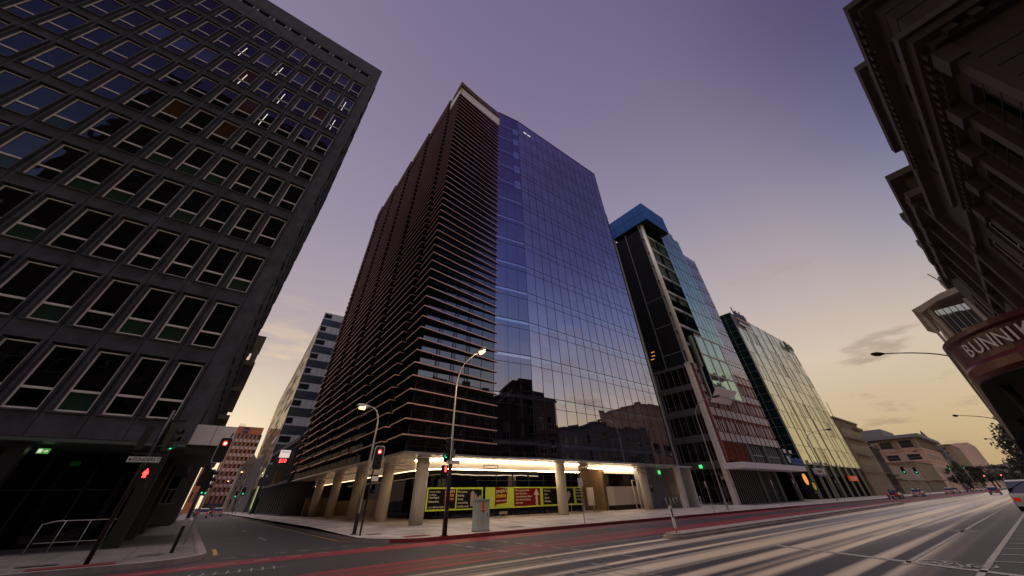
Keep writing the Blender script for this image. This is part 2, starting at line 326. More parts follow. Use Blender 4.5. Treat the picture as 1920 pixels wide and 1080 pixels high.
# ------------------------------------------------------------------ mesh helpers
class MB:
    def __init__(s): s.v = []; s.f = []; s.m = []
    def quad(s, a, b, c, d, m=0):
        i = len(s.v); s.v += [tuple(a), tuple(b), tuple(c), tuple(d)]; s.f.append((i, i + 1, i + 2, i + 3)); s.m.append(m); return s
    def box(s, x0, y0, z0, x1, y1, z1, m=0):
        x0, x1 = min(x0, x1), max(x0, x1); y0, y1 = min(y0, y1), max(y0, y1); z0, z1 = min(z0, z1), max(z0, z1)
        i = len(s.v); s.v += [(x0, y0, z0), (x1, y0, z0), (x1, y1, z0), (x0, y1, z0), (x0, y0, z1), (x1, y0, z1), (x1, y1, z1), (x0, y1, z1)]
        for q in ((0, 3, 2, 1), (4, 5, 6, 7), (0, 1, 5, 4), (1, 2, 6, 5), (2, 3, 7, 6), (3, 0, 4, 7)):
            s.f.append(tuple(i + k for k in q)); s.m.append(m)
        return s
    def prism(s, pts, z0, z1, m=0, side=None):
        """plan polygon extruded in z; z0/z1 may be lists; side = material index per edge"""
        n = len(pts); i = len(s.v)
        for p in pts: s.v.append((p[0], p[1], z0))
        for p in pts: s.v.append((p[0], p[1], z1))
        s.f.append(tuple(i + k for k in reversed(range(n)))); s.m.append(m); s.f.append(tuple(i + n + k for k in range(n))); s.m.append(m)
        for k in range(n):
            s.f.append((i + k, i + (k + 1) % n, i + n + (k + 1) % n, i + n + k)); s.m.append(side[k] if side else m)
        return s
    def extr(s, pts, vec, m=0):
        """planar 3D polygon extruded along vec"""
        n = len(pts); i = len(s.v); vec = Vector(vec)
        s.v += [tuple(p) for p in pts] + [tuple(Vector(p) + vec) for p in pts]
        s.f.append(tuple(i + k for k in reversed(range(n)))); s.m.append(m); s.f.append(tuple(i + n + k for k in range(n))); s.m.append(m)
        for k in range(n): s.f.append((i + k, i + (k + 1) % n, i + n + (k + 1) % n, i + n + k)); s.m.append(m)
        return s
    def tube(s, path, rad, seg=10, m=0, cap=True):
        path = [Vector(p) for p in path]; rad = rad if isinstance(rad, (list, tuple)) else [rad] * len(path)
        i0 = len(s.v); up = None
        for k, p in enumerate(path):
            a = path[max(k - 1, 0)]; b = path[min(k + 1, len(path) - 1)]; d = (b - a).normalized()
            if up is None: up = Vector((1, 0, 0)) if abs(d.x) < .9 else Vector((0, 1, 0))
            x = d.cross(up).normalized(); y = d.cross(x).normalized(); up = y.cross(d) if False else up
            for q in range(seg):
                t = 2 * math.pi * q / seg; s.v.append(tuple(p + (x * math.cos(t) + y * math.sin(t)) * rad[k]))
        for k in range(len(path) - 1):
            for q in range(seg):
                a = i0 + k * seg + q; b = i0 + k * seg + (q + 1) % seg
                s.f.append((a, b, b + seg, a + seg)); s.m.append(m)
        if cap:
            s.f.append(tuple(i0 + q for q in reversed(range(seg)))); s.m.append(m)
            s.f.append(tuple(i0 + (len(path) - 1) * seg + q for q in range(seg))); s.m.append(m)
        return s
    def disc(s, c, nrm, r, seg=20, m=0, r2=None, th=.01):
        nrm = Vector(nrm).normalized(); c = Vector(c); return s.tube([c, c + nrm * th], r, seg, m)
    def addtext(s, txt, org, ux, uz, size, m=0, depth=.012, align='LEFT', shear=0, space=1.0, sx=1.0):
        cu = bpy.data.curves.new('t', 'FONT'); cu.body = txt; cu.size = size; cu.extrude = depth; cu.align_x = align; cu.shear = shear; cu.space_character = space; cu.resolution_u = 3
        ob = bpy.data.objects.new('t', cu); COL.objects.link(ob); dg = bpy.context.evaluated_depsgraph_get(); dg.update()
        me = bpy.data.meshes.new_from_object(ob.evaluated_get(dg)); bpy.data.objects.remove(ob); bpy.data.curves.remove(cu)
        ux = Vector(ux).normalized(); uz = Vector(uz).normalized(); un = ux.cross(uz); org = Vector(org); i = len(s.v)
        for v in me.vertices: s.v.append(tuple(org + ux * v.co.x * sx + uz * v.co.y + un * v.co.z))
        for p in me.polygons: s.f.append(tuple(i + k for k in p.vertices)); s.m.append(m)
        bpy.data.meshes.remove(me); return s
    def mesh(s, name, mats, off=(0, 0, 0), smooth=False):
        me = bpy.data.meshes.new(name); o = Vector(off)
        me.from_pydata([tuple(Vector(v) - o) for v in s.v], [], s.f)
        for k in (mats if isinstance(mats, (list, tuple)) else [mats]): me.materials.append(K[k] if isinstance(k, str) else k)
        me.polygons.foreach_set('material_index', s.m)
        if smooth: me.polygons.foreach_set('use_smooth', [True] * len(s.f))
        me.update(); return me

def tag(o, label=None, cat=None, group=None, kind=None):
    if label: o['label'] = label
    if cat: o['category'] = cat
    if group: o['group'] = group
    if kind: o['kind'] = kind
    return o
class Thing:
    def __init__(s, name, label, cat, loc, group=None):
        s.e = bpy.data.objects.new(name, None); s.e.location = loc; s.loc = Vector(loc); s.e.empty_display_size = .2
        COL.objects.link(s.e); tag(s.e, label, cat, group)
    def part(s, name, mb, mats, parent=None, smooth=False, label=None, kind=None):
        o = bpy.data.objects.new(name, mb.mesh(name, mats, s.loc, smooth)); COL.objects.link(o); o.parent = parent or s.e
        tag(o, label, kind=kind); return o
    def inst(s, name, mesh, loc, parent=None):
        """shared mesh placed at loc (world)"""
        o = bpy.data.objects.new(name, mesh); COL.objects.link(o); o.parent = parent or s.e
        o.location = (Vector(loc) - s.loc) if parent is None else Vector(loc); return o
def single(name, mb, mats, label, cat, group=None, loc=(0, 0, 0), smooth=False):
    o = bpy.data.objects.new(name, mb.mesh(name, mats, loc, smooth)); o.location = loc; COL.objects.link(o); return tag(o, label, cat, group)
def struct(name, mb, mats, kind='structure', smooth=False):
    o = bpy.data.objects.new(name, mb.mesh(name, mats, smooth=smooth)); COL.objects.link(o); o['kind'] = kind; return o
def copy_tree(src, loc, rot=None, label=None, group=None, scale=None):
    r = src.copy(); COL.objects.link(r); r.location = loc
    if rot is not None: r.rotation_euler = (0, 0, rot)
    if scale: r.scale = (scale,) * 3
    if label: r['label'] = label
    if group: r['group'] = group
    for ch in src.children:
        c = ch.copy(); COL.objects.link(c); c.parent = r
        for g in ch.children:
            d = g.copy(); COL.objects.link(d); d.parent = c
    return r
def skin(mb, x0, x1, z0, z1, cols, rows, y0, y1, m=0, axis='x'):
    """wall layer between y0 and y1 with a grid of openings (cols/rows are (lo, hi) lists)"""
    def B(a, za, b, zb):
        if b - a < 1e-4 or zb - za < 1e-4: return
        if axis == 'x': mb.box(a, y0, za, b, y1, zb, m)
        else: mb.box(y0, a, za, y1, b, zb, m)
    z = z0; rows = sorted(rows)
    for lo, hi in rows:
        B(x0, z, x1, lo); x = x0
        for a, b in cols: B(x, lo, a, hi); x = b
        B(x, lo, x1, hi); z = hi
    B(x0, z, x1, z1)
def pix(p):
    c = (CAMM.to_3x3().transposed()) @ (Vector(p) - Vector((0, 0, 1.6)))
    if c.z > -.01: return None
    return (CX + F * c.x / -c.z, CY - F * c.y / -c.z)
# ================================================================== GROUND
def pz(y): return .15 + max(0, min(y - 20.75, 13.8)) * .0125
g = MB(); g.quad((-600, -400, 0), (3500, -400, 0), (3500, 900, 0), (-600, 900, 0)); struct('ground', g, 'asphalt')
def strip(mb, pts, wd, z=.004, m=0):
    for (x, y), (x2, y2) in zip(pts, pts[1:]):
        d = Vector((x2 - x, y2 - y, 0)).normalized(); n = Vector((-d.y, d.x, 0)) * wd / 2
        mb.quad(Vector((x, y, z)) - n, Vector((x2, y2, z)) - n, Vector((x2, y2, z)) + n, Vector((x, y, z)) + n, m)
def arc(cx, cy, r, a0, a1, n=8): return [(cx + r * math.cos(R(a0 + (a1 - a0) * k / n)), cy + r * math.sin(R(a0 + (a1 - a0) * k / n))) for k in range(n + 1)]
kp = [(7.7, 420)] + arc(11.3, 24.35, 3.6, 180, 270) + [(700, 20.75)]
def kerb(path, side, name, redf=None):
    """kerb stones along path; side = +1 footpath on the left of travel"""
    b = MB(); P = [Vector((x, y, 0)) for x, y in path]; nrm = []
    for k in range(len(P)):
        d = (P[min(k + 1, len(P) - 1)] - P[max(k - 1, 0)]).normalized(); nrm.append(Vector((-d.y, d.x, 0)) * side)
    for k in range(len(P) - 1):
        n = max(1, min(40, int((P[k + 1] - P[k]).length / 3)))
        for j in range(n):
            a = P[k].lerp(P[k + 1], j / n); c = P[k].lerp(P[k + 1], (j + 1) / n); na = nrm[k].lerp(nrm[k + 1], j / n); nc = nrm[k].lerp(nrm[k + 1], (j + 1) / n)
            m = 1 if redf and redf(a.lerp(c, .5)) else 0
            z = .154
            b.quad(a, c, c + Vector((0, 0, z)), a + Vector((0, 0, z)), m); b.quad(a + Vector((0, 0, z)), c + Vector((0, 0, z)), c + nc * .28 + Vector((0, 0, z)), a + na * .28 + Vector((0, 0, z)), m)
    return struct(name, b, ['kerb', 'kerb_red'])
kerb(kp, 1, 'kerb', lambda p: 8.6 < p.x < 60 and p.y < 24 and (p.x * .37 % 1) < .86)
b = MB()   # footpath below the glass building and on past it (rises gently to the walls)
ys = [20.75, 24.35, 28.5, 34.6, 60]
for a, c in zip(ys, ys[1:]):
    x0a = 7.7 if a >= 24.3 else 11.3
    b.quad((x0a, a, pz(a)), (700, a, pz(a)), (700, c, pz(c)), (7.7, c, pz(c))) if a >= 24.3 else None
ar = arc(11.3, 24.35, 3.6, 180, 270)
pts = [(x, y) for x, y in ar]
for (x, y), (x2, y2) in zip(pts, pts[1:]): b.quad((x, y, pz(y)), (x2, y2, pz(y2)), (x2, 24.35, pz(24.35)), (x, 24.35, pz(24.35)))
b.quad((11.3, 20.75, .15), (700, 20.75, .15), (700, 24.35, pz(24.35)), (11.3, 24.35, pz(24.35)))
b.quad((7.7, 60, pz(60)), (13, 60, pz(60)), (13, 420, .15), (7.7, 420, .15))
struct('footpath', b, 'paving')
kp2 = [(-300, 20.6)] + [(x, y) for x, y in arc(-.9, 22.8, 2.2, 270, 360)] + [(1.3, 420)]
kerb(kp2, 1, 'kerb')
b = MB(); b.quad((-300, 20.6, .15), (-.9, 20.6, .15), (-.9, 60, .15), (-300, 60, .15))
for (x, y), (x2, y2) in zip(arc(-.9, 22.8, 2.2, 270, 360), arc(-.9, 22.8, 2.2, 270, 360)[1:]): b.quad((-.9, 22.8, .15), (x, y, .15), (x2, y2, .15), (-.9, 22.8, .15))
b.quad((-.9, 22.8, .15), (1.3, 22.8, .15), (1.3, 420, .15), (-.9, 420, .15)); struct('footpath', b, 'paving_unlit')
b = MB()
for k in range(26): strip(b, [(1.2 - k * 1.2 if k < 26 else 0, 20.95), (1.2 - k * 1.2, 28)], .015, .155) if 1.2 - k * 1.2 < -.9 else strip(b, [(1.2 - k * 1.2 - .3, 22.9), (1.2 - k * 1.2 - .3, 60)], .015, .155)
for y in (22.9, 24.6, 26.3, 28.0): strip(b, [(-30, y), (1.2, y)], .015, .155)
struct('paving_joints', b, 'tower_seam')
kp3 = [(700, -.25)] + arc(11.6, -2.85, 2.6, 90, 180) + [(9, -120)]
kerb(kp3, 1, 'kerb')
b = MB(); b.quad((11.6, -8, .15), (700, -8, .15), (700, -.25, .15), (11.6, -.25, .15)); b.quad((9, -120, .15), (11.6, -120, .15), (11.6, -2.85, .15), (9, -2.85, .15))
for (x, y), (x2, y2) in zip(arc(11.6, -2.85, 2.6, 90, 180), arc(11.6, -2.85, 2.6, 90, 180)[1:]): b.quad((11.6, -2.85, .15), (x, y, .15), (x2, y2, .15), (11.6, -2.85, .15))
struct('footpath', b, 'paving')

# red lane with taillight trails painted into its colour, and crossing
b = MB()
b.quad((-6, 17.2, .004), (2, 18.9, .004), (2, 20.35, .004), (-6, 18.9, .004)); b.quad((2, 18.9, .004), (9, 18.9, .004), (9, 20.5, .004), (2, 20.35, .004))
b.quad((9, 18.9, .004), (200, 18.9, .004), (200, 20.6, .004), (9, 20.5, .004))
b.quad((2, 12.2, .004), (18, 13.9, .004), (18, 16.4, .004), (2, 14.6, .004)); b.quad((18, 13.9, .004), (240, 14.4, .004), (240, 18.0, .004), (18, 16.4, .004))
struct('red_lane_trails', b, 'lane_trail_red')
# white and yellow markings
b = MB(); z = .009
for (x0, y0, x1, y1, n, dn, wd) in ((10.6, 8.0, 10.5, 19.0, 9, .55, .10), (12.7, 8.5, 12.8, 19.5, 9, .55, .10), (1.8, 21.5, 7.4, 22.2, 6, .55, .10), (-4, 18.4, 9.4, 20.9, 12, .5, .10)):
    for k in range(n):
        a, c = k / n, (k + dn) / n; strip(b, [(x0 + (x1 - x0) * a, y0 + (y1 - y0) * a), (x0 + (x1 - x0) * c, y0 + (y1 - y0) * c)], wd, z)
strip(b, [(18.6, 7.6), (15.5, 1.2)], .30, z)                    # stop line
for k in range(16): strip(b, [(22 + k * 9, 5.9), (25 + k * 9, 5.9)], .11, z); strip(b, [(22 + k * 9, 9.0), (25 + k * 9, 9.0)], .11, z)
for k in range(10): strip(b, [(26 + k * 9, 18.2), (30 + k * 9, 18.2)], .10, z)
strip(b, [(13.5, 2.0), (200, 2.0)], .14, z); strip(b, [(16, 3.45), (120, 3.45)], .12, z)
for k in range(7): strip(b, [(18.0 + k * 1.9, 1.95), (18.6 + k * 1.9, .3)], .13, z)
for k, (x, y) in enumerate(((28.5, 3.0), (28.5, 4.3))):        # lane legend bars
    for j in range(5): strip(b, [(x - .2 + j * .35, y), (x - .2 + j * .35, y + 1.0)], .16, z)
    strip(b, [(x - .3, y + .5), (x + 1.4, y + .5)], .12, z)
for x, y in ((17.05, 3.02), (16.85, 2.08)):                    # bicycle symbol
    pr_ = [(x + .36 * math.cos(t * math.pi / 9), y + .26 * math.sin(t * math.pi / 9)) for t in range(19)]; strip(b, pr_, .07, z)
strip(b, [(17.05, 3.02), (16.4, 2.75), (16.35, 2.35), (16.85, 2.08)], .07, z); strip(b, [(16.4, 2.75), (17.1, 2.6), (16.35, 2.35)], .07, z); strip(b, [(17.35, 2.75), (17.35, 2.5)], .08, z)
strip(b, [(16.1, 2.2), (16.15, 2.5)], .07, z)
for k in range(24): strip(b, [(4.4, 30 + k * 11), (4.4, 33 + k * 11)], .10, z)
for k in range(6): strip(b, [(2.2, 34 + k * 16), (3.9, 34 + k * 16)], .10, z)
for k in range(8): strip(b, [(7.0 + k * .45, 6.4), (7.2 + k * .45, 9.2)], .05, z)
strip(b, [(6.8, 6.2), (10.6, 6.2)], .06, z); strip(b, [(7, 9.4), (10.8, 9.4)], .06, z)
for k in range(14): strip(b, [(-1.2 + k * .32, 17.0 - k * .02), (-1.1 + k * .32, 17.5)], .05, z)
strip(b, [(-1.2, 17.0), (3.4, 17.0)], .06, z)
struct('road_markings', b, 'paint')
b = MB(); strip(b, [(7.25, 25.6), (7.25, 120)], .08, z); strip(b, [(1.66, 23.2), (1.72, 24.6), (1.75, 26.4)], .16, z); strip(b, [(7.25, 25.6), (7.6, 24.0)], .08, z)
struct('yellow_line', b, 'ypaint')
b = MB()
for x0, y0, x1, y1 in ((9.6, 21.6, 11.0, 22.5), (-3.4, 20.9, -1.3, 21.5), (-7.6, 20.9, -5.4, 21.6)): b.quad((x0, y0, .166), (x1, y0, .166), (x1, y1, .176), (x0, y1, .176))
struct('tactile_paving', b, 'kerb_red')
b = MB()
for x0, y0, x1, y1 in ((-3.9, 22.4, -2.9, 22.8), (-.9, 23.2, -.1, 23.55), (.1, 25.4, .8, 25.7), (8.6, 24.6, 9.4, 25.3), (17, 22.4, 18.2, 23.1)): b.quad((x0, y0, pz(y0) + .006), (x1, y0, pz(y0) + .006), (x1, y1, pz(y1) + .006), (x0, y1, pz(y1) + .006))
struct('pit_covers', b, 'greyb')
b = MB()   # dry hills at the end of the street
pr_ = [(2600 + 60 * math.sin(k), -900 + k * 120, 0) for k in range(26)]
hh = [40 + 34 * math.sin(k * .55 + 1) + 22 * math.sin(k * 1.7) + (50 if k < 9 else 30) for k in range(26)]
for k in range(25):
    a, c = pr_[k], pr_[k + 1]
    b.quad(a, c, (c[0] + 300, c[1], hh[k + 1]), (a[0] + 300, a[1], hh[k])); b.quad((a[0] + 300, a[1], hh[k]), (c[0] + 300, c[1], hh[k + 1]), (c[0] + 800, c[1], 0), (a[0] + 800, a[1], 0))
struct('hills', b, 'hillm', smooth=True)

# ================================================================== LEFT TOWER
T = Thing('office_tower', 'dark concrete office tower with a grid of framed windows, filling the left side', 'office tower', (-18, 44, 0))
XR, Y0, Z0, ZT = -1.45, 28.5, 4.42, 51.35
CW, FH = 1.735, 4.08
cells = [-2.4 - CW * k for k in range(18)]            # right edge of every panel
XL = cells[-1] - CW
b = MB(); b.box(XL, Y0 + .45, Z0 + .02, XR - .3, 62, ZT - .05)
# corner skin on the side street: slots between fins
cols = [(c - CW + .22, c - .16) for c in reversed(cells)]
rows = [(5.5 + FH * k, 5.5 + FH * k + 3.15) for k in range(10)] 
rows.append((47.85, 48.5))
cols2 = cols
rws = rows
skin(b, XL, XR, Z0, ZT, cols2, rws, Y0, Y0 + .45)
b.box(XR - .3, Y0 + .45, Z0, XR, 62, ZT)
o_wall = T.part('wall', b, 'tower_conc')
b = MB()
for c in cells: b.box(c - .02, Y0 - .006, Z0 + .01, c + .02, Y0 + .01, 48.7)
b.box(XL, Y0 - .006, 48.72, XR + .006, Y0 + .01, 48.78)
b.box(XR - .02, Y0 + .01, 48.72, XR + .006, 62, 48.78)
T.part('panel_joint', b, 'tower_seam')
b = MB(); b.box(XR, 0, 0, XR + .14, 1.8, 2.6); spm = b.mesh('side_panel', 'tower_conc')
for k in range(11):
    for j in range(9): T.inst('side_panel', spm, (0, Y0 + 1.6 + j * 3.4, Z0 + 1.2 + k * FH))
# hood round each window
hood = MB(); W0, W1, H0, H1 = -CW + .22, -.16, 5.5, 8.65
hood.extr([(W0 - .06, 0, H0 - .07), (W1 + .02, 0, H0 - .07), (W1, 0, H0), (W0, 0, H0)], (0, -.12, 0))
hood.extr([(W0 - .06, 0, H1 + .05), (W0, 0, H1), (W1, 0, H1), (W1 + .02, 0, H1 + .05)], (0, -.12, 0))
hood.extr([(W0 - .06, 0, H0 - .07), (W0, 0, H0), (W0, 0, H1), (W0 - .06, 0, H1 + .05)], (0, -.12, 0))
hood.extr([(W1, 0, H0), (W1 + .02, 0, H0 - .07), (W1 + .12, 0, H1), (W1, 0, H1)], (0, -.12, 0))
hood.extr([(W0, 0, H0), (W0 + .12, 0, H0), (W0 + .12, 0, H1 - .1), (W0, 0, H1 - .1)], (0, .3, 0))
hm = hood.mesh('window_hood', 'tower_conc')
fr = MB(); a0, a1 = W0 + .12, W1 - .03
for q in ((a0, 5.52, a0 + .07, 8.52), (a1 - .05, 5.52, a1, 8.52), (a0 + .07, 5.52, a1 - .05, 5.60), (a0 + .07, 8.46, a1 - .05, 8.52), (a0 + .07, 6.42, a1 - .05, 6.53)):
    fr.box(q[0], .06, q[1], q[2], .16, q[3])
fm = fr.mesh('window_frame', 'alu')
pane = {}
for k in ('win_dark', 'win_curt', 'win_green', 'win_grey'):
    p = MB(); p.quad((a0, .13, 5.52), (a1, .13, 5.52), (a1, .13, 6.47), (a0, .13, 6.47), 0); p.quad((a0, .13, 6.47), (a1, .13, 6.47), (a1, .13, 8.52), (a0, .13, 8.52), 1)
    pane[k] = p.mesh('pane', ['win_dark' if k != 'win_green' else 'win_green', k if k != 'win_green' else 'win_dark'])
tube = MB(); tube.box(-.95, .34, 6.4, -.87, .36, 7.9); tube.box(-.95, .345, 5.7, -.9, .36, 6.3)
tl = MB(); tl.box(-1.02, .115, 6.65, -.97, .125, 7.75); tl.box(-1.02, .115, 5.8, -.97, .125, 6.35); tlm = tl.mesh('lit_tube', 'warmwin')
wins = []
for r_ in range(10):
    for ci, c in enumerate(cells):
        p1 = pix((c - CW / 2, Y0, 5.5 + FH * r_)); p2 = pix((c - CW / 2, Y0, 8.6 + FH * r_))
        if not p1 or max(p1[0], p2[0]) < -90 or max(p1[1], p2[1]) < -90: continue
        wins.append((abs(p2[1] - p1[1]), r_, ci, c))
wins.sort(reverse=True)
lit = {(8, 0), (7, 0), (9, 5), (8, 4), (8, 6), (7, 3), (6, 3), (9, 9), (7, 5)}
rest_f = MB(); rest_p = MB(); rest_h = MB()
def addmesh(dst, src, off, m=0):
    i = len(dst.v); dst.v += [tuple(Vector(v) + Vector(off)) for v in src.v]; dst.f += [tuple(i + k for k in f) for f in src.f]; dst.m += [m] * len(src.f)
for idx, (_, r_, ci, c) in enumerate(wins):
    rnd = random.random(); kind = 'win_dark'
    if r_ in (5, 6, 7) and ci < 7 and rnd < .42: kind = 'win_curt'
    elif r_ >= 6 and rnd < .35: kind = 'win_grey'
    elif r_ < 5 and rnd < .3: kind = 'win_green'
    off = (c, Y0, FH * r_)
    if idx < 100:
        w_ = T.inst('window', fm, off)
        h_ = T.inst('hood', hm, (0, 0, 0), w_); T.inst('pane', pane[kind], (0, 0, 0), w_)
        if (r_, ci) in lit: T.inst('lit_tube', tlm, (0, 0, 0), w_)
    else:
        addmesh(rest_f, fr, off, 0); addmesh(rest_f, hood, off, 1)
        rest_f.quad((c + a0, Y0 + .13, 5.52 + FH * r_), (c + a1, Y0 + .13, 5.52 + FH * r_), (c + a1, Y0 + .13, 8.5 + FH * r_), (c + a0, Y0 + .13, 8.5 + FH * r_), 2)
if rest_f.v: T.part('windows', rest_f, ['alu', 'tower_conc', 'win_dark'], kind='stuff')
b = MB()
for c in cells: b.box(c - CW + .3, Y0 + .3, 47.9, c - .2, Y0 + .36, 48.4); b.box(c - CW + .24, Y0 + .02, 47.9, c - CW + .29, Y0 + .3, 48.45, 1); b.box(c - .22, Y0 + .02, 47.9, c - .18, Y0 + .3, 48.45, 1)
T.part('top_slot', b, ['win_dark', 'alu'])
# open ground floor
b = MB(); b.box(XL, Y0 + .02, 4.25, XR - .02, 40, 4.40); T.part('soffit', b, 'soffit_dark')
b = MB()
for x in (-4.95, -6.94, -8.9, -10.9, -13): b.box(x - .015, Y0 + .1, 4.244, x + .015, 39, 4.252)
b.box(XL, 32, 4.244, XR - .1, 32.04, 4.252); T.part('ceiling_joint', b, 'tower_seam')
b = MB(); b.box(XL, 33.8, .15, -4.0, 34.0, 4.25); b.box(-4.2, 33.8, .15, -4.0, 60, 4.25); T.part('shopfront', b, 'shop_glass')
for k, (x, y) in enumerate(((-2.3, 29.4), (-7.6, 29.4), (-12.9, 29.4), (-2.3, 36.4), (-2.3, 43.4))): b = MB(); b.box(x - .3, y - .3, .15, x + .3, y + .3, 4.25); T.part('column', b, 'black')
b = MB()
for x in (-3.2, -5.2, -7.2, -9.2, -11.2): b.box(x - .03, 33.76, .15, x + .03, 33.8, 4.25)
b.box(-14, 33.76, 2.5, -4, 33.8, 2.56); T.part('shopfront_frame', b, 'black')
b = MB(); b.box(-7.12, 29.98, 3.86, -6.70, 30.02, 4.08); b.box(-7.10, 29.97, 3.90, -6.96, 29.98, 4.05, 1); b.addtext('→', (-6.93, 29.97, 3.90), (1, 0, 0), (0, 0, 1), .2, 1); b.box(-6.93, 29.968, 3.955, -6.80, 29.978, 3.985, 1); b.extr([(-6.80, 29.968, 3.92), (-6.74, 29.968, 3.97), (-6.80, 29.968, 4.02)], (0, .01, 0), 1)
EXM = bpy.data.materials.new('x'); K['exit_green'] = emis('exit_sign_green', (.06, .26, .05), 1.0); K['exit_white'] = emis('exit_sign_white', (.75, .85, .55), .9)
bpy.data.materials.remove(EXM)
single('exit_sign', b, ['exit_green', 'exit_white'], 'small green exit sign with a white arrow hung under the dark tower', 'exit sign')
# pale metal awning box on the side street corner of the tower
t = Thing('awning', 'pale metal awning box over the side street footpath beside the dark tower', 'awning', (-.4, 29.6, 4.5))
b = MB(); b.box(-1.44, 29.6, 4.50, .60, 40, 5.52); t.part('panel', b, 'white_panel')
b = MB(); b.box(-.45, 29.59, 4.50, -.43, 29.6, 5.52); b.box(-1.44, 29.9, 4.05, .4, 40, 4.50); t.part('underside', b, 'black')

# handrail in front of the dark tower
t = Thing('handrail', 'thin dark metal handrail standing before the dark open ground floor', 'handrail', (-4.2, 28.7, .15))
b = MB(); b.tube([(-4.98, 28.63, .15), (-4.98, 28.63, 1.15), (-4.6, 28.7, 1.25), (-2.6, 28.9, 1.25)], .022, 8); t.part('rail', b, 'steel', smooth=True)
for x, y in ((-4.3, 28.7), (-3.48, 28.77), (-2.7, 28.9)): b = MB(); b.tube([(x, y, .15), (x, y, 1.24)], .018, 8); t.part('post', b, 'steel', smooth=True)
b = MB(); b.box(-4.9, 28.7, .5, -2.8, 28.75, .53); t.part('rail', b, 'steel')

# ================================================================== MAIN BUILDING
T = Thing('glass_tower', 'tall blue glass tower with copper sun fins wrapping its corner', 'office tower', (30, 50, 0))
A = (11.53, 28.5); V1 = (20.2, 29.25); V2 = (24.75, 28.5); E = (49.1, 28.5); YB = 73.5
ZS, ZTOP = 4.62, 63.5
b = MB(); b.prism([(11.6, 28.75), (20.2, 29.5), (24.75, 28.75), (49.0, 28.75), (49.0, YB), (11.6, YB)], ZS + .02, ZTOP - .3); T.part('core', b, 'dark_int')
def panel_pts(P, Q, n): return [(P[0] + (Q[0] - P[0]) * k / n, P[1] + (Q[1] - P[1]) * k / n) for k in range(n + 1)]
xs3 = [24.75 + 1.6233 * k for k in range(16)]
FZ = [ZS] + [5.95 + 4.13 * k for k in range(14)] + [ZTOP]       # floor lines
def wallglass(P, Q, m, mat_, z0=ZS, z1=ZTOP):
    b = MB(); b.quad((P[0], P[1], z0), (Q[0], Q[1], z0), (Q[0], Q[1], z1), (P[0], P[1], z1)); return b
T.part('glass_wall', wallglass(V2, E, 0, 0), 'main_glass'); T.part('glass_wall', wallglass(V1, V2, 0, 0), 'kink_glass')
T.part('glass_wall', wallglass(A, V1, 0, 0), 'fin_glass')
b = MB(); b.quad((A[0], YB, ZS), (A[0], A[1], ZS), (A[0], A[1], 61), (A[0], YB, 61)); T.part('side_glass', b, 'shop_glass'); b = MB(); b.quad((E[0], E[1], ZS), (E[0], YB, ZS), (E[0], YB, ZTOP), (E[0], E[1], ZTOP)); T.part('glass_wall', b, 'fin_glass')
# pale spandrel strips and mullions
def along(P, Q, s, off): 
    d = Vector((Q[0] - P[0], Q[1] - P[1], 0)); L = d.length; d.normalize(); n = Vector((d.y, -d.x, 0)); return Vector((P[0], P[1], 0)) + d * s + n * off
for (P, Q) in ((V2, E), (V1, V2)):
    L = (Vector(Q) - Vector(P)).length; b = MB()
    for z in FZ[1:-1]:
        a = along(P, Q, 0, .006); c = along(P, Q, L, .006)
        b.quad((a.x, a.y, z - .34), (c.x, c.y, z - .34), (c.x, c.y, z - .06), (a.x, a.y, z - .06))
    T.part('spandrel', b, 'spandrel')
b = MB()
def vbar(x, y, z0, z1, wd=.035, pr=.03): b.box(x - wd / 2, y - pr, z0, x + wd / 2, y + .02, z1)
for k in range(16): vbar(xs3[k] if k < 15 else 49.08, 28.5, ZS, ZTOP)
for k in range(1, 3):
    x = V1[0] + (V2[0] - V1[0]) * k / 3 ; vbar(x + .15, 29.25 - .75 * (x - V1[0]) / 4.55, ZS, ZTOP)
vbar(21.9 - 1.75, 29.25, ZS, ZTOP); 
for k in range(1, 5): x = 11.53 + 8.67 * k / 5; vbar(x, 28.5 + .75 * k / 5, ZS, 58)
vbar(11.53, 28.5, ZS, 58, .06, .03)
for (P, Q) in ((V2, E), (V1, V2), (A, V1)):
    for z in FZ[1:-1]:
        for zz, h in ((z, .05), (z - 1.0, .035)):
            a = along(P, Q, 0, .03); c = along(P, Q, (Vector(Q) - Vector(P)).length, .03)
            a2 = along(P, Q, 0, -.01); c2 = along(P, Q, (Vector(Q) - Vector(P)).length, -.01)
            b.extr([(a.x, a.y, zz), (c.x, c.y, zz), (c2.x, c2.y, zz), (a2.x, a2.y, zz)], (0, 0, h))
T.part('mullion', b, 'mullion')
b = MB()    # parapet cap and soffit edge trim
for (P, Q) in ((A, V1), (V1, V2), (V2, E)):
    a = along(P, Q, 0, .09); c = along(P, Q, (Vector(Q) - Vector(P)).length, .09); a2 = along(P, Q, 0, -.1); c2 = along(P, Q, (Vector(Q) - Vector(P)).length, -.1)
    b.extr([(a.x, a.y, ZS - .14), (c.x, c.y, ZS - .14), (c2.x, c2.y, ZS - .14), (a2.x, a2.y, ZS - .14)], (0, 0, .13))
b.box(A[0] - .09, A[1], ZS - .14, A[0] + .1, YB, ZS - .01)
T.part('edge_trim', b, 'steel')
b = MB()
for (P, Q) in ((V1, V2), (V2, E)):
    a = along(P, Q, 0, .06); c = along(P, Q, (Vector(Q) - Vector(P)).length, .06); a2 = along(P, Q, 0, -.4); c2 = along(P, Q, (Vector(Q) - Vector(P)).length, -.4)
    b.extr([(a.x, a.y, ZTOP), (c.x, c.y, ZTOP), (c2.x, c2.y, ZTOP), (a2.x, a2.y, ZTOP)], (0, 0, .12))
b.box(49.12, 28.42, ZS - .1, 49.25, 28.75, 50); T.part('parapet_cap', b, 'mullion')
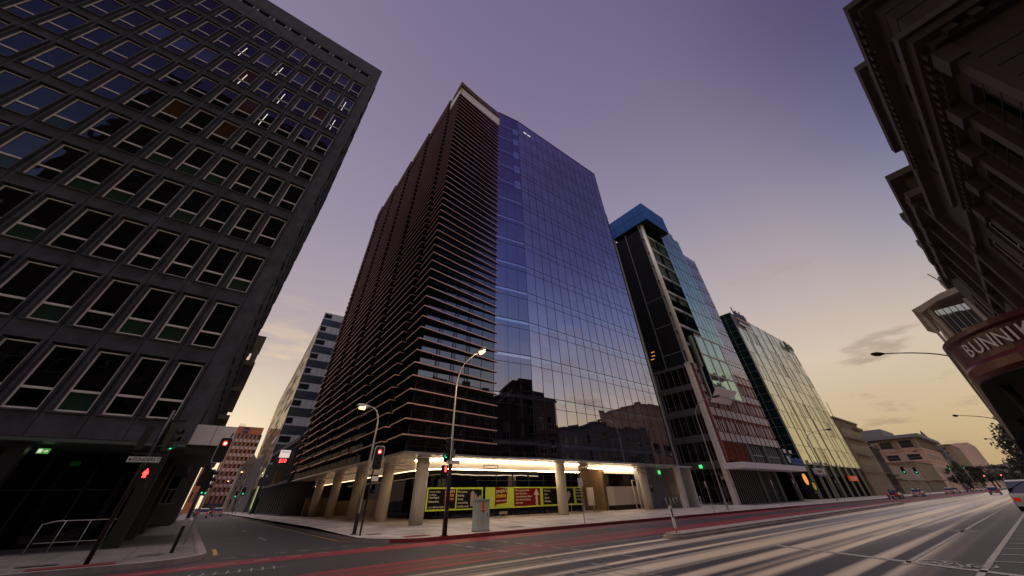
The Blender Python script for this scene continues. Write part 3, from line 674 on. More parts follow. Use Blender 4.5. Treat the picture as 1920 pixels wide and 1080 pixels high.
b = MB(); b.box(49.14, 28.6, 4.6, 49.6, 40, 48); T.part('edge_strip', b, 'green_glass')
# lit lamps behind the top glass, blinds in the kinked bay
b = MB()
b.box(26.2, 28.485, 60.7, 27.0, 28.492, 60.95); b.box(27.3, 28.485, 60.7, 28.1, 28.492, 60.95); T.part('ceiling_lamp', b, 'warmwin')
K['sky_blind'] = glass('lit_blue_blind', (.62, .72, .95), (.06, .09, .16), .8, .06, .02, .3)
for k, z in enumerate((59.9, 56.3, 52.2, 48.1, 44.0)):
    b = MB(); b.quad((23.45, 28.70, z - 1.9), (24.6, 28.50, z - 1.9), (24.6, 28.50, z), (23.45, 28.70, z)); T.part('blind', b, 'sky_blind')
# ---- fins
OC = (10.78, 27.62)
segs = [(28.5, 32.1), (32.1, 41.3), (41.3, 50.5), (50.5, 59.7), (59.7, 68.9), (68.9, YB)]
def fin(z, h=.05):
    b = MB()
    P_ = [OC, (20.55, 29.12), (20.2, 29.2), (11.5, 28.45)]
    n = 4
    # dark blade and a copper nosing along the outer edge
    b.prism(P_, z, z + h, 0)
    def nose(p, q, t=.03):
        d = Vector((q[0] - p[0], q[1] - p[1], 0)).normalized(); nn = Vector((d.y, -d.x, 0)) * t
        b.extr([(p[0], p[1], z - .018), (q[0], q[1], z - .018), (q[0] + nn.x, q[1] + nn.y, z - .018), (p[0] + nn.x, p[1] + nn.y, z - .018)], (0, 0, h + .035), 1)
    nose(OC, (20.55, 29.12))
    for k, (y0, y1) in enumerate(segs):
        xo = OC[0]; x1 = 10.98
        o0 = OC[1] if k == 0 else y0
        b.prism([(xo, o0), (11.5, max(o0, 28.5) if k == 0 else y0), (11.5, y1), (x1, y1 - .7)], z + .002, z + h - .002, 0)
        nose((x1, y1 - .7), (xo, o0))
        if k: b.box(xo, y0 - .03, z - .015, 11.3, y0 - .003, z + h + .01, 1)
    return b
NF = 51
fins = [5.54 + 1.0665 * k for k in range(NF)]
fins = [z for z in fins if z < 58.3]
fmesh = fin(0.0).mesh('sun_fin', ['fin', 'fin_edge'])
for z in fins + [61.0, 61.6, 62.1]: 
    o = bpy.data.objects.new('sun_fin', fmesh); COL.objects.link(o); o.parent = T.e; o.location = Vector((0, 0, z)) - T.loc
for zz in (59.0, 59.95):
    b = MB()
    for k, (y0, y1) in enumerate(segs[1:]): b.prism([(10.78, y0), (11.5, y0), (11.5, y1), (10.98, y1 - .12)], zz, zz + .05, 0); b.box(10.75, y0, zz - .015, 10.79, y1 - .1, zz + .06, 1)
    T.part('sun_fin', b, ['fin', 'fin_edge'])
b = MB()   # brackets that carry the fins
for k in range(12):
    y = 32.1 + k * 3.5; b.box(11.0, y, 5, 11.06, y + .06, 61)
for x in (13.3, 15.0, 16.7): b.box(x, 28.1 + (x - 11) * .09, 5, x + .04, 28.2 + (x - 11) * .09, 58)
T.part('fin_bracket', b, 'fin')
b = MB(); b.prism([(11.0, 28.0), (20.3, 29.05), (20.3, 29.15), (11.1, 28.12)], 58.5, 60.8); b.box(11.0, 28.2, 58.5, 11.1, 32.0, 60.8); T.part('top_panel', b, 'white_panel')
b = MB(); b.box(10.96, 27.95, 58.45, 11.3, 28.1, 60.85); b.prism([(20.3, 29.03), (20.45, 29.05), (20.45, 29.15), (20.3, 29.13)], 58.45, 60.85); T.part('lime_trim', b, 'lime')
# ---- undercroft
b = MB(); b.prism([(11.65, 28.6), (20.2, 29.35), (24.75, 28.6), (48.9, 28.6), (48.9, 40), (45, 40), (20, 40), (20, YB), (11.65, YB)], ZS - .12, ZS - .02); T.part('soffit', b, 'soffit')
b = MB()
for k in range(20): y = 29.6 + k * .55; b.box(12.2, y, ZS - .132, 48, y + .02, ZS - .121) if k < 9 else b.box(12.2, y, ZS - .132, 16.5, y + .02, ZS - .121)
T.part('soffit_joint', b, 'steel')
# curved bulkhead, cove light put in as its own glow
bp_ = [(33.4, 31.25), (28, 31.25), (22, 31.25), (17.4, 31.25), (15.4, 31.9), (14.8, 34), (14.75, 38), (14.75, 71)]
def ribbon(path, z0, z1, th=.08, m=0):
    b = MB(); P = [Vector((x, y, 0)) for x, y in path]
    for a, c in zip(P, P[1:]):
        d = (c - a).normalized(); n = Vector((-d.y, d.x, 0)) * th
        b.extr([a + Vector((0, 0, z0)), c + Vector((0, 0, z0)), c - n + Vector((0, 0, z0)), a - n + Vector((0, 0, z0))], (0, 0, z1 - z0), m)
    return b
def smooth_path(P, it=2):
    for _ in range(it):
        Q = [P[0]]
        for a, c in zip(P, P[1:]): Q += [(a[0] * .75 + c[0] * .25, a[1] * .75 + c[1] * .25), (a[0] * .25 + c[0] * .75, a[1] * .25 + c[1] * .75)]
        P = Q + [P[-1]]
    return P
sp_ = smooth_path(bp_)
ic = next(i for i, p in enumerate(sp_) if p[1] > 33.5)
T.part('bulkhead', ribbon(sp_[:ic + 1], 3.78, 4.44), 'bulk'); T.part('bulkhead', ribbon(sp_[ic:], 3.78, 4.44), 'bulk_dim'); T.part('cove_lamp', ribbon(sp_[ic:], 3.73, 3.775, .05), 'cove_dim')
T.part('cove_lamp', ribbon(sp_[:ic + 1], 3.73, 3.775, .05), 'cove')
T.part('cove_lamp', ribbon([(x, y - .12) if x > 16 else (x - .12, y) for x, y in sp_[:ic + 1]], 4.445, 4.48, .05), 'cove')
wp = smooth_path([(36.9, 34.75), (30, 34.75), (23, 34.65), (19.5, 34.5), (18.2, 35.2), (17.5, 37), (17.3, 40), (17.3, 71)])
T.part('shopfront', ribbon(wp, .15, 4.5, .06), 'shop_glass')
b = MB()
for k in range(1, 8): x = 20 + k * 2.2; b.box(x, 34.6, .3, x + .04, 34.74, 3.7)
b.box(20, 34.6, 3.1, 36.8, 34.74, 3.14); T.part('shopfront_frame', b, 'black')
b = MB(); b.box(17.0, 46, .2, 17.2, 66, 1.9); b.box(13.0, 66, .2, 17.2, 66.2, 2.3); T.part('low_wall', b, 'timber')
# columns
for x, y in ((14.0, 30.35), (29.8, 30.6), (43.9, 30.35), (13.9, 37.6), (13.9, 46.0), (13.9, 55.0), (13.9, 64)):
    b = MB(); b.tube([(x, y, pz(y) - .05), (x, y, ZS - .1)], .52, 28); T.part('column', b, 'column', smooth=True)
    b = MB(); b.tube([(x, y, ZS - .26), (x, y, ZS - .12)], .56, 28); T.part('column_collar', b, 'bright_steel', smooth=True)
# lobby recess on the right
b = MB()
b.box(36.95, 34.4, .2, 37.1, 39, 4.5); b.box(37.1, 38.9, .2, 41, 39, 4.5); b.box(39.5, 33.2, .2, 40.0, 39, 4.5)
for k in range(6): b.box(37.3 + k * .6, 38.86, .2, 37.33 + k * .6, 38.9, 4.5)
T.part('lobby_wall', b, 'timber')
b = MB(); b.box(40, 33.4, 2.5, 46, 39, 3.85); T.part('dark_window', b, 'shop_glass')
b = MB(); b.extr([(40.0, 33.3, .75), (40.9, 32.9, .75), (46.2, 32.9, .75), (46.2, 39, .75), (40, 39, .75)], (0, 0, 1.78)); b.box(37.6, 34.2, .8, 38.7, 34.4, 2.5); T.part('stone_counter', b, 'counter')
b = MB(); b.extr([(40.0, 33.4, .2), (41.0, 33.0, .2), (46.2, 33.0, .2), (46.2, 39, .2), (40, 39, .2)], (0, 0, .55)); T.part('counter_plinth', b, 'black')
b = MB(); b.box(37.2, 33.1, 4.3, 46.3, 33.2, 4.36); b.box(37.2, 38.7, 4.05, 39.4, 38.75, 4.1); T.part('cove_lamp', b, 'cove')
b = MB(); b.box(40, 33.25, 3.86, 46.3, 38, 4.3); T.part('ceiling_bulkhead', b, 'bulk')
b = MB()
for q in ((44.6, 32.6, .25, 44.72, 32.7, 3.2), (45.55, 32.6, .25, 45.67, 32.7, 3.2), (44.72, 32.6, 3.1, 45.55, 32.7, 3.2), (44.72, 32.6, .25, 45.55, 32.7, .35)): b.box(*q)
T.part('door', b, 'counter')
b = MB(); b.box(45.9, 31.9, .2, 46.2, 33, 4.5); b.box(46.2, 31.6, .2, 49.9, 31.75, 4.5)
for k in range(34): b.box(46.3, 31.54, .35 + k * .12, 49.8, 31.6, .42 + k * .12)
T.part('louvre_wall', b, 'shutter')
b = MB(); b.box(49.9, 31.5, .2, 50.05, 31.7, 4.5); b.box(47.9, 31.5, .2, 48.0, 31.55, 4.5); T.part('door_frame', b, 'steel')
b = MB(); b.box(50.05, 33.4, .2, 53.0, 33.5, 4.5)
for k in range(28): b.box(50.1, 33.35, .25 + k * .15, 53, 33.4, .34 + k * .15)
T.part('garage_shutter', b, 'shutter')
b = MB(); b.box(48.9, 28.6, 4.4, 53.2, 34, 4.55); T.part('soffit', b, 'soffit')
b = MB(); b.extr([(49.0, 28.45, .15), (49.55, 28.45, .15), (49.75, 28.45, 4.6), (49.2, 28.45, 4.6)], (0, .6, 0)); T.part('pier', b, 'pier'); b = MB(); b.box(53.0, 29, .2, 53.3, 34, 4.6); T.part('pier', b, 'pier')
b = MB(); b.box(49.3, 31.4, 3.8, 49.75, 31.46, 4.2); single('exit_sign', b, 'greens', 'square green lit sign at the top of the garage door under the glass tower', 'exit sign')
b = MB(); b.box(46.75, 31.44, 1.9, 47.1, 31.52, 2.35, 0); b.box(46.82, 31.42, 2.4, 47.02, 31.5, 2.6, 1); single('wall_sign', b, ['black', 'ptext'], 'small black and white notice on the grey louvred wall', 'notice')

# ---- hoarding posters (each panel one thing standing in the shop window)
def poster(name, label, x0, x1, fn, bg='lime_poster', z0=.9, z1=2.57, y=34.42):
    t = Thing(name, label, 'poster', ((x0 + x1) / 2, y, z0), 'posters in the tower shopfront')
    b = MB(); b.box(x0, y, z0, x1, y + .05, z1); t.part('backing', b, bg); fn(t, y); return t
def txt(t, lines, x, z, size, m='ptext', y=34.41, step=None, align='LEFT', shear=0, name='lettering', rot=0, space=1.0):
    b = MB(); ux = (math.cos(rot), 0, math.sin(rot)); uz = (-math.sin(rot), 0, math.cos(rot))
    for k, s_ in enumerate(lines): b.addtext(s_, (x, y - .012, z - k * (step or size * 1.25)), ux, uz, size, 0, .004, align, shear, space)
    return t.part(name, b, m)
def logo(t, x, z, s, y):
    b = MB(); b.extr([(x, y - .006, z), (x + 1.5 * s, y - .006, z + .12 * s), (x + 1.62 * s, y - .006, z + 1.35 * s), (x - .02 * s, y - .006, z + 1.45 * s), (x - .02, y - .006, z + .3 * s), (x - .1 * s, y - .006, z - .25 * s), (x + .22 * s, y - .006, z)], (0, .004, 0)); t.part('logo_shape', b, 'maroon')
    txt(t, ["people's"], x + .10 * s, z + .98 * s, .44 * s, rot=.03, y=y - .012); txt(t, ['choice'], x + .10 * s, z + .56 * s, .50 * s, 'yellow', rot=.03, y=y - .012); txt(t, ['CREDIT UNION'], x + .08 * s, z + .22 * s, .19 * s, rot=.03, y=y - .012, space=1.05)
def p1(t, y):
    b = MB(); b.box(16.75, y - .004, 1.03, 19.6, y, 2.45); t.part('black_field', b, 'black_poster')
    txt(t, ['A better choice', 'in banking.'], 16.85, 2.2, .17); txt(t, ['Opening in', 'November.'], 16.85, 1.78, .23); txt(t, ['Looks different. Feels different.'], 16.82, 1.12, .175); logo(t, 18.4, 1.5, .68, y - .004)
poster('shop_poster', 'lime and black poster with Opening in November, just right of the corner column', 16.6, 19.7, p1)
def p2(t, y):
    b = MB(); b.box(19.75, y - .004, 1.0, 22.5, y, 2.42); t.part('black_field', b, 'black_poster')
    txt(t, ['We believe', 'building', 'strong', 'communities', 'benefits us all.'], 19.82, 2.16, .22, step=.265)
    b = MB()
    for x, w_, h in ((21.25, .42, 1.0), (21.72, .2, .8), (21.98, .18, .6), (22.2, .22, .7)):
        b.box(x, y - .012, 1.15, x + w_, y - .006, 1.15 + h); b.extr([(x, y - .012, 1.15 + h), (x + w_, y - .012, 1.15 + h), (x + w_ * .55, y - .012, 1.3 + h), (x + w_ * .45, y - .012, 1.3 + h)], (0, .005, 0))
    t.part('skyline_picture', b, 'pgrey')
poster('shop_poster', 'lime and black poster with a grey city skyline, behind the pale green cabinet', 19.72, 22.65, p2)
def p3(t, y):
    logo(t, 24.15, 1.2, .95, y)
    b = MB(); b.box(26.55, y - .004, 1.02, 30.2, y, 2.48); t.part('maroon_field', b, 'maroon')
    txt(t, ['We employ over 900', 'South Australians.', 'Come November, 600 of', 'them will work directly', 'above you!'], 26.75, 2.22, .21, step=.25)
    b = MB(); 
    for k in range(7): b.box(29.50, y - .01, 1.05 + k * .12, 29.80, y - .006, 1.13 + k * .12)
    for k in range(5): wv = .38 - k * .075; b.box(29.65 - wv, y - .01, 1.9 + k * .1, 29.65 + wv, y - .006, 1.97 + k * .1)
    t.part('arrow_picture', b, 'ptext')
poster('shop_poster', 'wide lime poster with a maroon bubble logo and a white arrow', 22.95, 30.35, p3)
def p4(t, y):
    b = MB(); b.box(30.6, y - .004, 1.05, 35.4, y, 2.45); t.part('black_field', b, 'black_poster')
    txt(t, ['We have', 'heart', 'right in', 'Adelaide.'], 30.75, 2.15, .26, step=.3)
    b = MB(); hp = []
    for k in range(24):
        a = 2 * math.pi * k / 24; hp.append((34.35 + .055 * 16 * math.sin(a) ** 3 * .62, y - .012, 1.75 + .045 * (13 * math.cos(a) - 5 * math.cos(2 * a) - 2 * math.cos(3 * a) - math.cos(4 * a)) * .8))
    b.extr(hp, (0, .006, 0)); t.part('heart_picture', b, 'pgrey')
poster('shop_poster', 'black poster with a grey heart on a lime edge, partly behind the middle column', 30.4, 35.55, p4)
def p5(t, y):
    b = MB(); b.box(35.8, y - .004, 1.05, 36.85, y, 2.45); t.part('black_field', b, 'black_poster')
    txt(t, ['Welcome', 'home to'], 35.85, 2.2, .2); txt(t, ['Opening', 'in Nov'], 35.85, 1.65, .26)
poster('shop_poster', 'narrow black poster at the right end of the lime posters, above the steel handrails', 35.6, 36.9, p5)
# ================================================================== B2: louvred tower with blue box
T = Thing('louvred_tower', 'office tower with dark louvres, rust red fins and a bright blue roof box', 'office tower', (76, 40, 0))
X0, X1, Y0 = 63.0, 89.0, 28.5
b = MB(); b.box(X0 + .4, Y0 + .4, .15, X1 - .05, 60, 53.0); T.part('core', b, 'b2_int')
b = MB()   # louvred side
for k in range(104): z = 20.4 + k * .31; b.box(X0, 28.9, z, X0 + .25, 60, z + .15)
T.part('louvre', b, 'louvre')
b = MB(); b.box(X0 - .06, 32.82, 20, X0 + .3, 32.95, 53.2); b.box(X0 - .06, 28.75, 20, X0 + .3, 28.88, 53.2)
for z in (22.5, 28.0, 34.0): b.box(X0 - .03, 28.9, z, X0 + .2, 32.8, z + .08)
T.part('louvre_frame', b, 'steel')
b = MB(); b.box(62.3, 36, 0.15, X0 + .3, 37.5, 56.0); T.part('rear_wall', b, 'pier')
b = MB()
for z0, z1 in ((16.0, 16.9), (12.1, 13.1), (8.25, 9.2), (4.6, 5.6), (19.8, 20.3)): b.box(X0 + .05, 28.9, z0, X0 + .4, 60, z1)
T.part('spandrel_panel', b, 'b2_band')
b = MB(); b.quad((X0 + .3, 28.9, .3), (X0 + .3, 60, .3), (X0 + .3, 60, 20), (X0 + .3, 28.9, 20)); T.part('side_glass', b, 'fin_glass')
b = MB()
for k in range(9): y = 29.7 + k * 1.25; b.box(X0 - .12, y, .3, X0 + .05, y + .05, 19.9)
T.part('side_mullion', b, 'rust_thin')
b = MB(); b.box(X0 + .0, Y0, .15, 63.9, Y0 + .7, 20.5); T.part('corner_column', b, 'b2_corner')
b = MB()
for k in range(10): b.box(X0 - .01, Y0 - .012, 2.3 + k * 1.95, 64.0, Y0 - .002, 2.33 + k * 1.95)
T.part('panel_joint', b, 'tower_seam')
# tall steel mast with brackets
b = MB(); b.tube([(63.7, 28.2, 20.3), (63.55, 28.2, 53.9)], .42, 16); T.part('mast', b, 'mast', smooth=True)
for k in range(9):
    z = 22.6 + k * 3.85; b = MB(); b.box(62.9, 28.4, z, 63.6, 28.9, z + .35); b.box(62.95, 28.5, z + .35, 63.0, 28.6, z + 3.0); b.box(63.2, 28.5, z + .35, 63.25, 28.6, z + 3.0); T.part('mast_bracket', b, 'steel')
# stack of rooms with olive blinds behind the mast
b = MB()
for k in range(8): z = 24.2 + k * 3.85; b.box(64.1, 28.5, z, 69.4, 29.2, z + .55)
T.part('floor_edge', b, 'pier')
for k in range(7):
    z = 24.75 + k * 3.85; b = MB(); b.quad((64.1, 28.9, z), (69.3, 28.9, z), (69.3, 28.9, z + 3.3), (64.1, 28.9, z + 3.3), 0)
    b.quad((64.8, 28.86, z + (.2 if k > 3 else 2.0)), (69.2, 28.86, z + (.2 if k > 3 else 2.0)), (69.2, 28.86, z + 3.25), (64.8, 28.86, z + 3.25), 1 if k in (2, 4, 5, 6) else 0)
    T.part('window', b, ['shop_glass', 'olive_blind'])
# green glass screen
b = MB(); b.box(69.35, 26.9, 25.8, 78.8, 27.0, 54.6); b.box(69.35, 27.0, 25.8, 69.45, 28.5, 54.6); b.box(69.35, 26.9, 54.6, 76.5, 27.0, 56.0); T.part('glass_screen', b, 'green_glass')
b = MB()
for k in range(8): z = 24.3 + k * 3.85; b.box(69.3, 26.86, z, 78.8, 26.9, z + .06)
for k in range(1, 6): x = 69.4 + k * 1.6; b.box(x, 26.87, 25.8, x + .03, 26.9, 54.6)
T.part('screen_joint', b, 'mullion')
# lower projecting glass box
b = MB(); b.box(65.4, 26.6, 14.6, 75.6, 26.7, 25.6); b.box(65.4, 26.7, 14.6, 65.5, 28.5, 25.6); T.part('glass_box', b, 'green_glass')
b = MB()
for x in (65.3, 68.6, 72.0, 75.5): b.box(x, 26.5, 14.6, x + .16, 26.6, 25.6)
for z in (14.6, 18.2, 21.8, 25.5): b.box(65.3, 26.48, z, 75.7, 26.6, z + .2)
T.part('glass_box_frame', b, 'pier')
b = MB(); b.extr([(63.9, 25.6, 15.6), (71.8, 25.6, 15.9), (71.8, 27.6, 14.0), (64.3, 27.6, 13.7)], (0, .06, .08)); T.part('glass_awning', b, 'white_panel')
# lilac curtain wall
b = MB(); b.quad((78.6, 28.45, 20.5), (X1, 28.45, 20.5), (X1, 28.45, 53.2), (78.6, 28.45, 53.2)); T.part('glass_wall', b, 'lilac_glass')
b = MB()
for k in range(8): z = 23.2 + k * 3.85; b.box(78.7, 28.41, z, X1, 28.44, z + .75)
b.box(78.7, 28.40, 51.9, X1, 28.44, 53.1); T.part('pale_band', b, 'pale_sp')
b = MB()
for k in range(11): x = 78.7 + k * 1.03; b.box(x - .02, 28.36, 20.5, x + .02, 28.41, 53.3)
for k in range(8):
    for dz in (0, .75): z = 23.2 + k * 3.85 + dz; b.box(78.7, 28.36, z, X1, 28.40, z + .05)
T.part('mullion', b, 'mullion')
# rust red finned base
b = MB(); b.quad((64.05, 28.9, .3), (X1, 28.9, .3), (X1, 28.9, 21.2), (64.05, 28.9, 21.2)); T.part('base_glass', b, 'shop_glass')
b = MB()
for k in range(61):
    x = 64.9 + k * .398
    for z0 in (8.3, 12.0, 15.7, 19.4):
        if z0 > 9 or x > 64: b.box(x, 28.36, z0, x + .19, 28.42, z0 + 1.2)
T.part('white_band', b, 'white_blade')
b = MB(); n = 62
for k in range(n):
    x = 64.3 + k * .398; z0 = 5.6 if x < 73 else 8.3
    b.box(x, 28.43, z0, x + .12, 28.75, 21.0)
    if k % 5 == 0: b.box(x + .14, 28.31, z0, x + .30, 28.75, 21.0)
b.box(64.05, 28.25, 5.4, 64.5, 28.9, 20.9); T.part('rust_fin', b, 'rust')
b = MB()
for k in range(n):
    x = 64.42 + k * .398
    for j in range(4):
        z = 9.6 + j * 3.72 + (.35 if k % 2 else 0); 
        if k % 4 != 3 and z + 1.7 < 20: b.box(x + .05, 28.36, z, x + .15, 28.42, z + 1.75)
T.part('white_blade', b, 'white_blade')
for x in (73.3, 80.2, 88.0): b = MB(); b.box(x, 28.3, .2, x + (1.0 if x < 88 else .9), 28.85, 8.2); T.part('column', b, 'b2_band')
b = MB()
for k in range(14): x = 74.6 + k * .95; b.box(x, 28.7, 5.3, x + .06, 28.85, 8.2)
b.box(74.3, 28.7, 6.6, 88, 28.85, 6.7)
for k in range(24): x = 64.6 + k * .72; b.box(x, 28.8, .2, x + .05, 28.88, 4.4)
T.part('window_bar', b, 'pier')
b = MB(); b.box(62.4, 25.6, 4.42, 88.4, 28.5, 5.16); T.part('canopy', b, 'white_panel')
b = MB()
for k in range(18): x = 63.8 + k * 1.4; b.box(x, 25.592, 4.42, x + .02, 25.602, 5.16)
T.part('canopy_joint', b, 'steel')
b = MB(); b.addtext('Santos', (83.2, 25.75, 5.35), (1, 0, 0), (0, 0, 1), 2.0, 0, .08); T.part('sign_letters', b, 'sign_blue')
b = MB(); b.extr([(82.3, 25.75, 6.6), (83.1, 25.75, 6.5), (83.0, 25.75, 5.6), (82.6, 25.75, 5.5)], (0, .15, 0)); b.box(82.0, 25.75, 7.0, 82.8, 25.9, 7.6); b.box(84.6, 25.75, 7.05, 85.6, 25.9, 7.5); T.part('sign_emblem', b, 'mast')
b = MB(); b.box(67.0, 29.0, .3, 78, 29.4, .45); T.part('plinth', b, 'pier')
b = MB(); b.box(62.5, 25.85, 53.9, 72.3, 36.2, 59.2); T.part('roof_box', b, 'blue_box')
b = MB()
for k in range(1, 7): y = 25.85 + k * 1.5; b.box(62.47, y, 53.9, 62.5, y + .05, 59.2)
for k in range(1, 13): x = 62.5 + k * .76; b.box(x, 25.82, 53.9, x + .04, 25.85, 59.2)
b.box(62.47, 25.85, 56.5, 62.5, 36.2, 56.56); b.box(62.5, 25.82, 56.5, 72.3, 25.85, 56.56); T.part('roof_box_joint', b, 'blue_joint')
b = MB(); b.box(62.6, 26, 53.7, 72.2, 36, 53.88); T.part('roof_box_underside', b, 'b2_int')
b = MB()
for q in ((63.05, 34.4, 23.2), (63.05, 34.3, 23.9), (63.05, 34.8, 22.6)): b.box(62.92, q[1], q[2], 62.98, q[1] + .7, q[2] + .12)
T.part('lit_room_lamp', b, 'amber')
b = MB(); b.box(62.85, 32.0, 4.75, 62.95, 32.5, 5.2); single('exit_sign', b, 'greens', 'square green lit sign on the dark side wall left of the cream corner column', 'exit sign')
b = MB(); b.tube([(92.2, 27.5, 3.35), (92.2, 27.65, 3.35)], .85, 24); single('lit_disc_sign', b, 'amber', 'round orange lit disc hanging under the white canopy', 'sign')
b = MB(); b.box(95.6, 28.1, 1.2, 98.2, 28.2, 3.1, 0); b.tube([(97, 28.0, 2.3), (97, 28.09, 2.3)], .6, 20, 1); single('lit_poster', b, ['teal_dark', 'screen'], 'lit yellow and green poster in the shop front beside the orange disc', 'poster')

# ================================================================== B3: pale green glass block
T = Thing('green_glass_block', 'pale green glass office block with staggered vertical fins, right of the louvred tower', 'office block', (120, 40, 0))
X0, X1 = 97.8, 141.7; ZB, ZT = 5.95, 39.8
b = MB(); b.box(X0 + .1, 28.65, 4, X1 - .1, 60, ZT - .2); b.box(98.2, 32.5, .1, 141, 58, 4); T.part('core', b, 'dark_int')
b = MB(); b.quad((X0, 28.5, ZB), (X1, 28.5, ZB), (X1, 28.5, ZT), (X0, 28.5, ZT)); T.part('glass_wall', b, 'green_tower')
b = MB(); b.quad((X0, 60, ZB), (X0, 28.5, ZB), (X0, 28.5, ZT), (X0, 60, ZT)); T.part('side_glass', b, 'teal_dark')
b = MB(); rr = random.Random(5); b.box(-.07, -.06, 0, .12, 0, 3.385); sfm = b.mesh('shade_fin', 'mullion')
for k in range(41):
    for j in range(10):
        if rr.random() < (.5 if k % 3 == 0 else .14): T.inst('shade_fin', sfm, (X0 + k * 1.1, 28.5, ZB + j * 3.385))
b = MB()
for k in range(41): x = X0 + k * 1.1; b.box(x - .03, 28.46, ZB, x + .03, 28.5, ZT + .3)
for k in range(8): x = X0 + 1 + k * 5.6; b.box(x - .06, 28.38, ZB, x + .06, 28.46, ZT + .3)
T.part('pale_fin', b, 'steel')
b = MB()
for j in range(11): z = ZB + j * 3.385; b.box(X0, 28.47, z, X1, 28.5, z + .10)
b.box(X0 - .05, 28.25, ZB, X0 + .06, 28.5, ZT); T.part('transom', b, 'steel')
b = MB()
for j in range(21): z = ZB + j * 1.69; b.box(X0 - .05, 28.6, z, X0, 60, z + .06)
for k in range(4): b.box(X0 - .07, 30.2 + k * 1.7, ZB, X0, 30.28 + k * 1.7, ZT)
T.part('side_mullion', b, 'steel')
for k in range(8):
    x = 98 + k * 5.5; b = MB(); b.box(x, 28.4, .1, x + 2.0, 29.6, 6.0); T.part('column', b, 'black')
b = MB()
for k in range(7): x = 100.2 + k * 5.5; b.box(x, 28.7, 4.0, x + 3.1, 28.9, 5.9)
T.part('sign_panel', b, 'b2_band')
b = MB(); b.box(98, 30.5, .1, 141, 30.6, 4.0); T.part('shopfront', b, 'shop_glass')
b = MB()
for k in range(30): x = 99 + k * 1.4; b.box(x, 30.4, .1, x + .05, 30.5, 4)
T.part('shopfront_bar', b, 'steel')
b = MB(); b.box(101.6, 27.9, 4.25, 107.6, 28.35, 5.3, 0); b.box(101.6, 27.9, 3.9, 107.6, 28.35, 4.2, 1); b.addtext('BankSA', (102.3, 27.85, 4.5), (1, 0, 0), (0, 0, 1), .9, 2, .02); single('shop_sign', b, ['counter', 'sign_navy', 'verandah_lip'], 'white shop sign above a navy strip, at the foot of the green block', 'shop sign')
b = MB(); b.box(124.3, 27.8, 3.25, 130.3, 28.3, 4.2, 0); b.box(125.2, 27.77, 3.6, 129.2, 27.8, 3.85, 1); single('shop_sign', b, ['sign_orange', 'ptext'], 'orange shop sign with white letters at the right end of the green glass block', 'shop sign')
# roof signs
t = Thing('roof_sign', 'purple roof sign with pink and amber stripes, above the green block', 'roof sign', (103, 28, 39))
b = MB()
for k, h in enumerate((2.4, 1.6, 1.9, 1.6, 2.2, 1.6, 1.8)): x = 98.8 + k * 1.15; b.box(x, 27.8, 39.1, x + .28, 28.0, 39.1 + h); b.box(x + .28, 27.8, 39.1, x + .85, 28.0, 39.45); b.box(x + .6, 27.8, 39.45, x + .85, 28.0, 40.4)
t.part('letters', b, 'sign_navy')
b = MB(); b.box(99.6, 27.8, 38.3, 106.6, 28.1, 38.8, 0); b.box(99.8, 27.8, 37.6, 106.8, 28.1, 38.1, 1); b.box(100, 27.8, 36.9, 107, 28.1, 37.4, 2); t.part('stripes', b, ['pinkb', 'sign_navy', 'mast'])
t = Thing('roof_sign', 'dark green round-lettered roof sign at the top right of the green glass block', 'roof sign', (136, 28, 38))
K['sign_green'] = mat('dark_green_sign', (.02, .07, .02), .5)
b = MB(); 
for k in range(12):
    a, c = R(k * 30), R(k * 30 + 30); b.extr([(133.9 + .9 * math.cos(a), 27.8, 38.2 + 1.4 * math.sin(a)), (133.9 + .9 * math.cos(c), 27.8, 38.2 + 1.4 * math.sin(c)), (133.9 + .5 * math.cos(c), 27.8, 38.2 + .9 * math.sin(c)), (133.9 + .5 * math.cos(a), 27.8, 38.2 + .9 * math.sin(a))], (0, .3, 0))
[b.box(135.2 + k * 1.2, 27.8, 37.2, 135.9 + k * 1.2, 28.0, 38.6) for k in range(4)]; t.part('letters', b, 'sign_green')

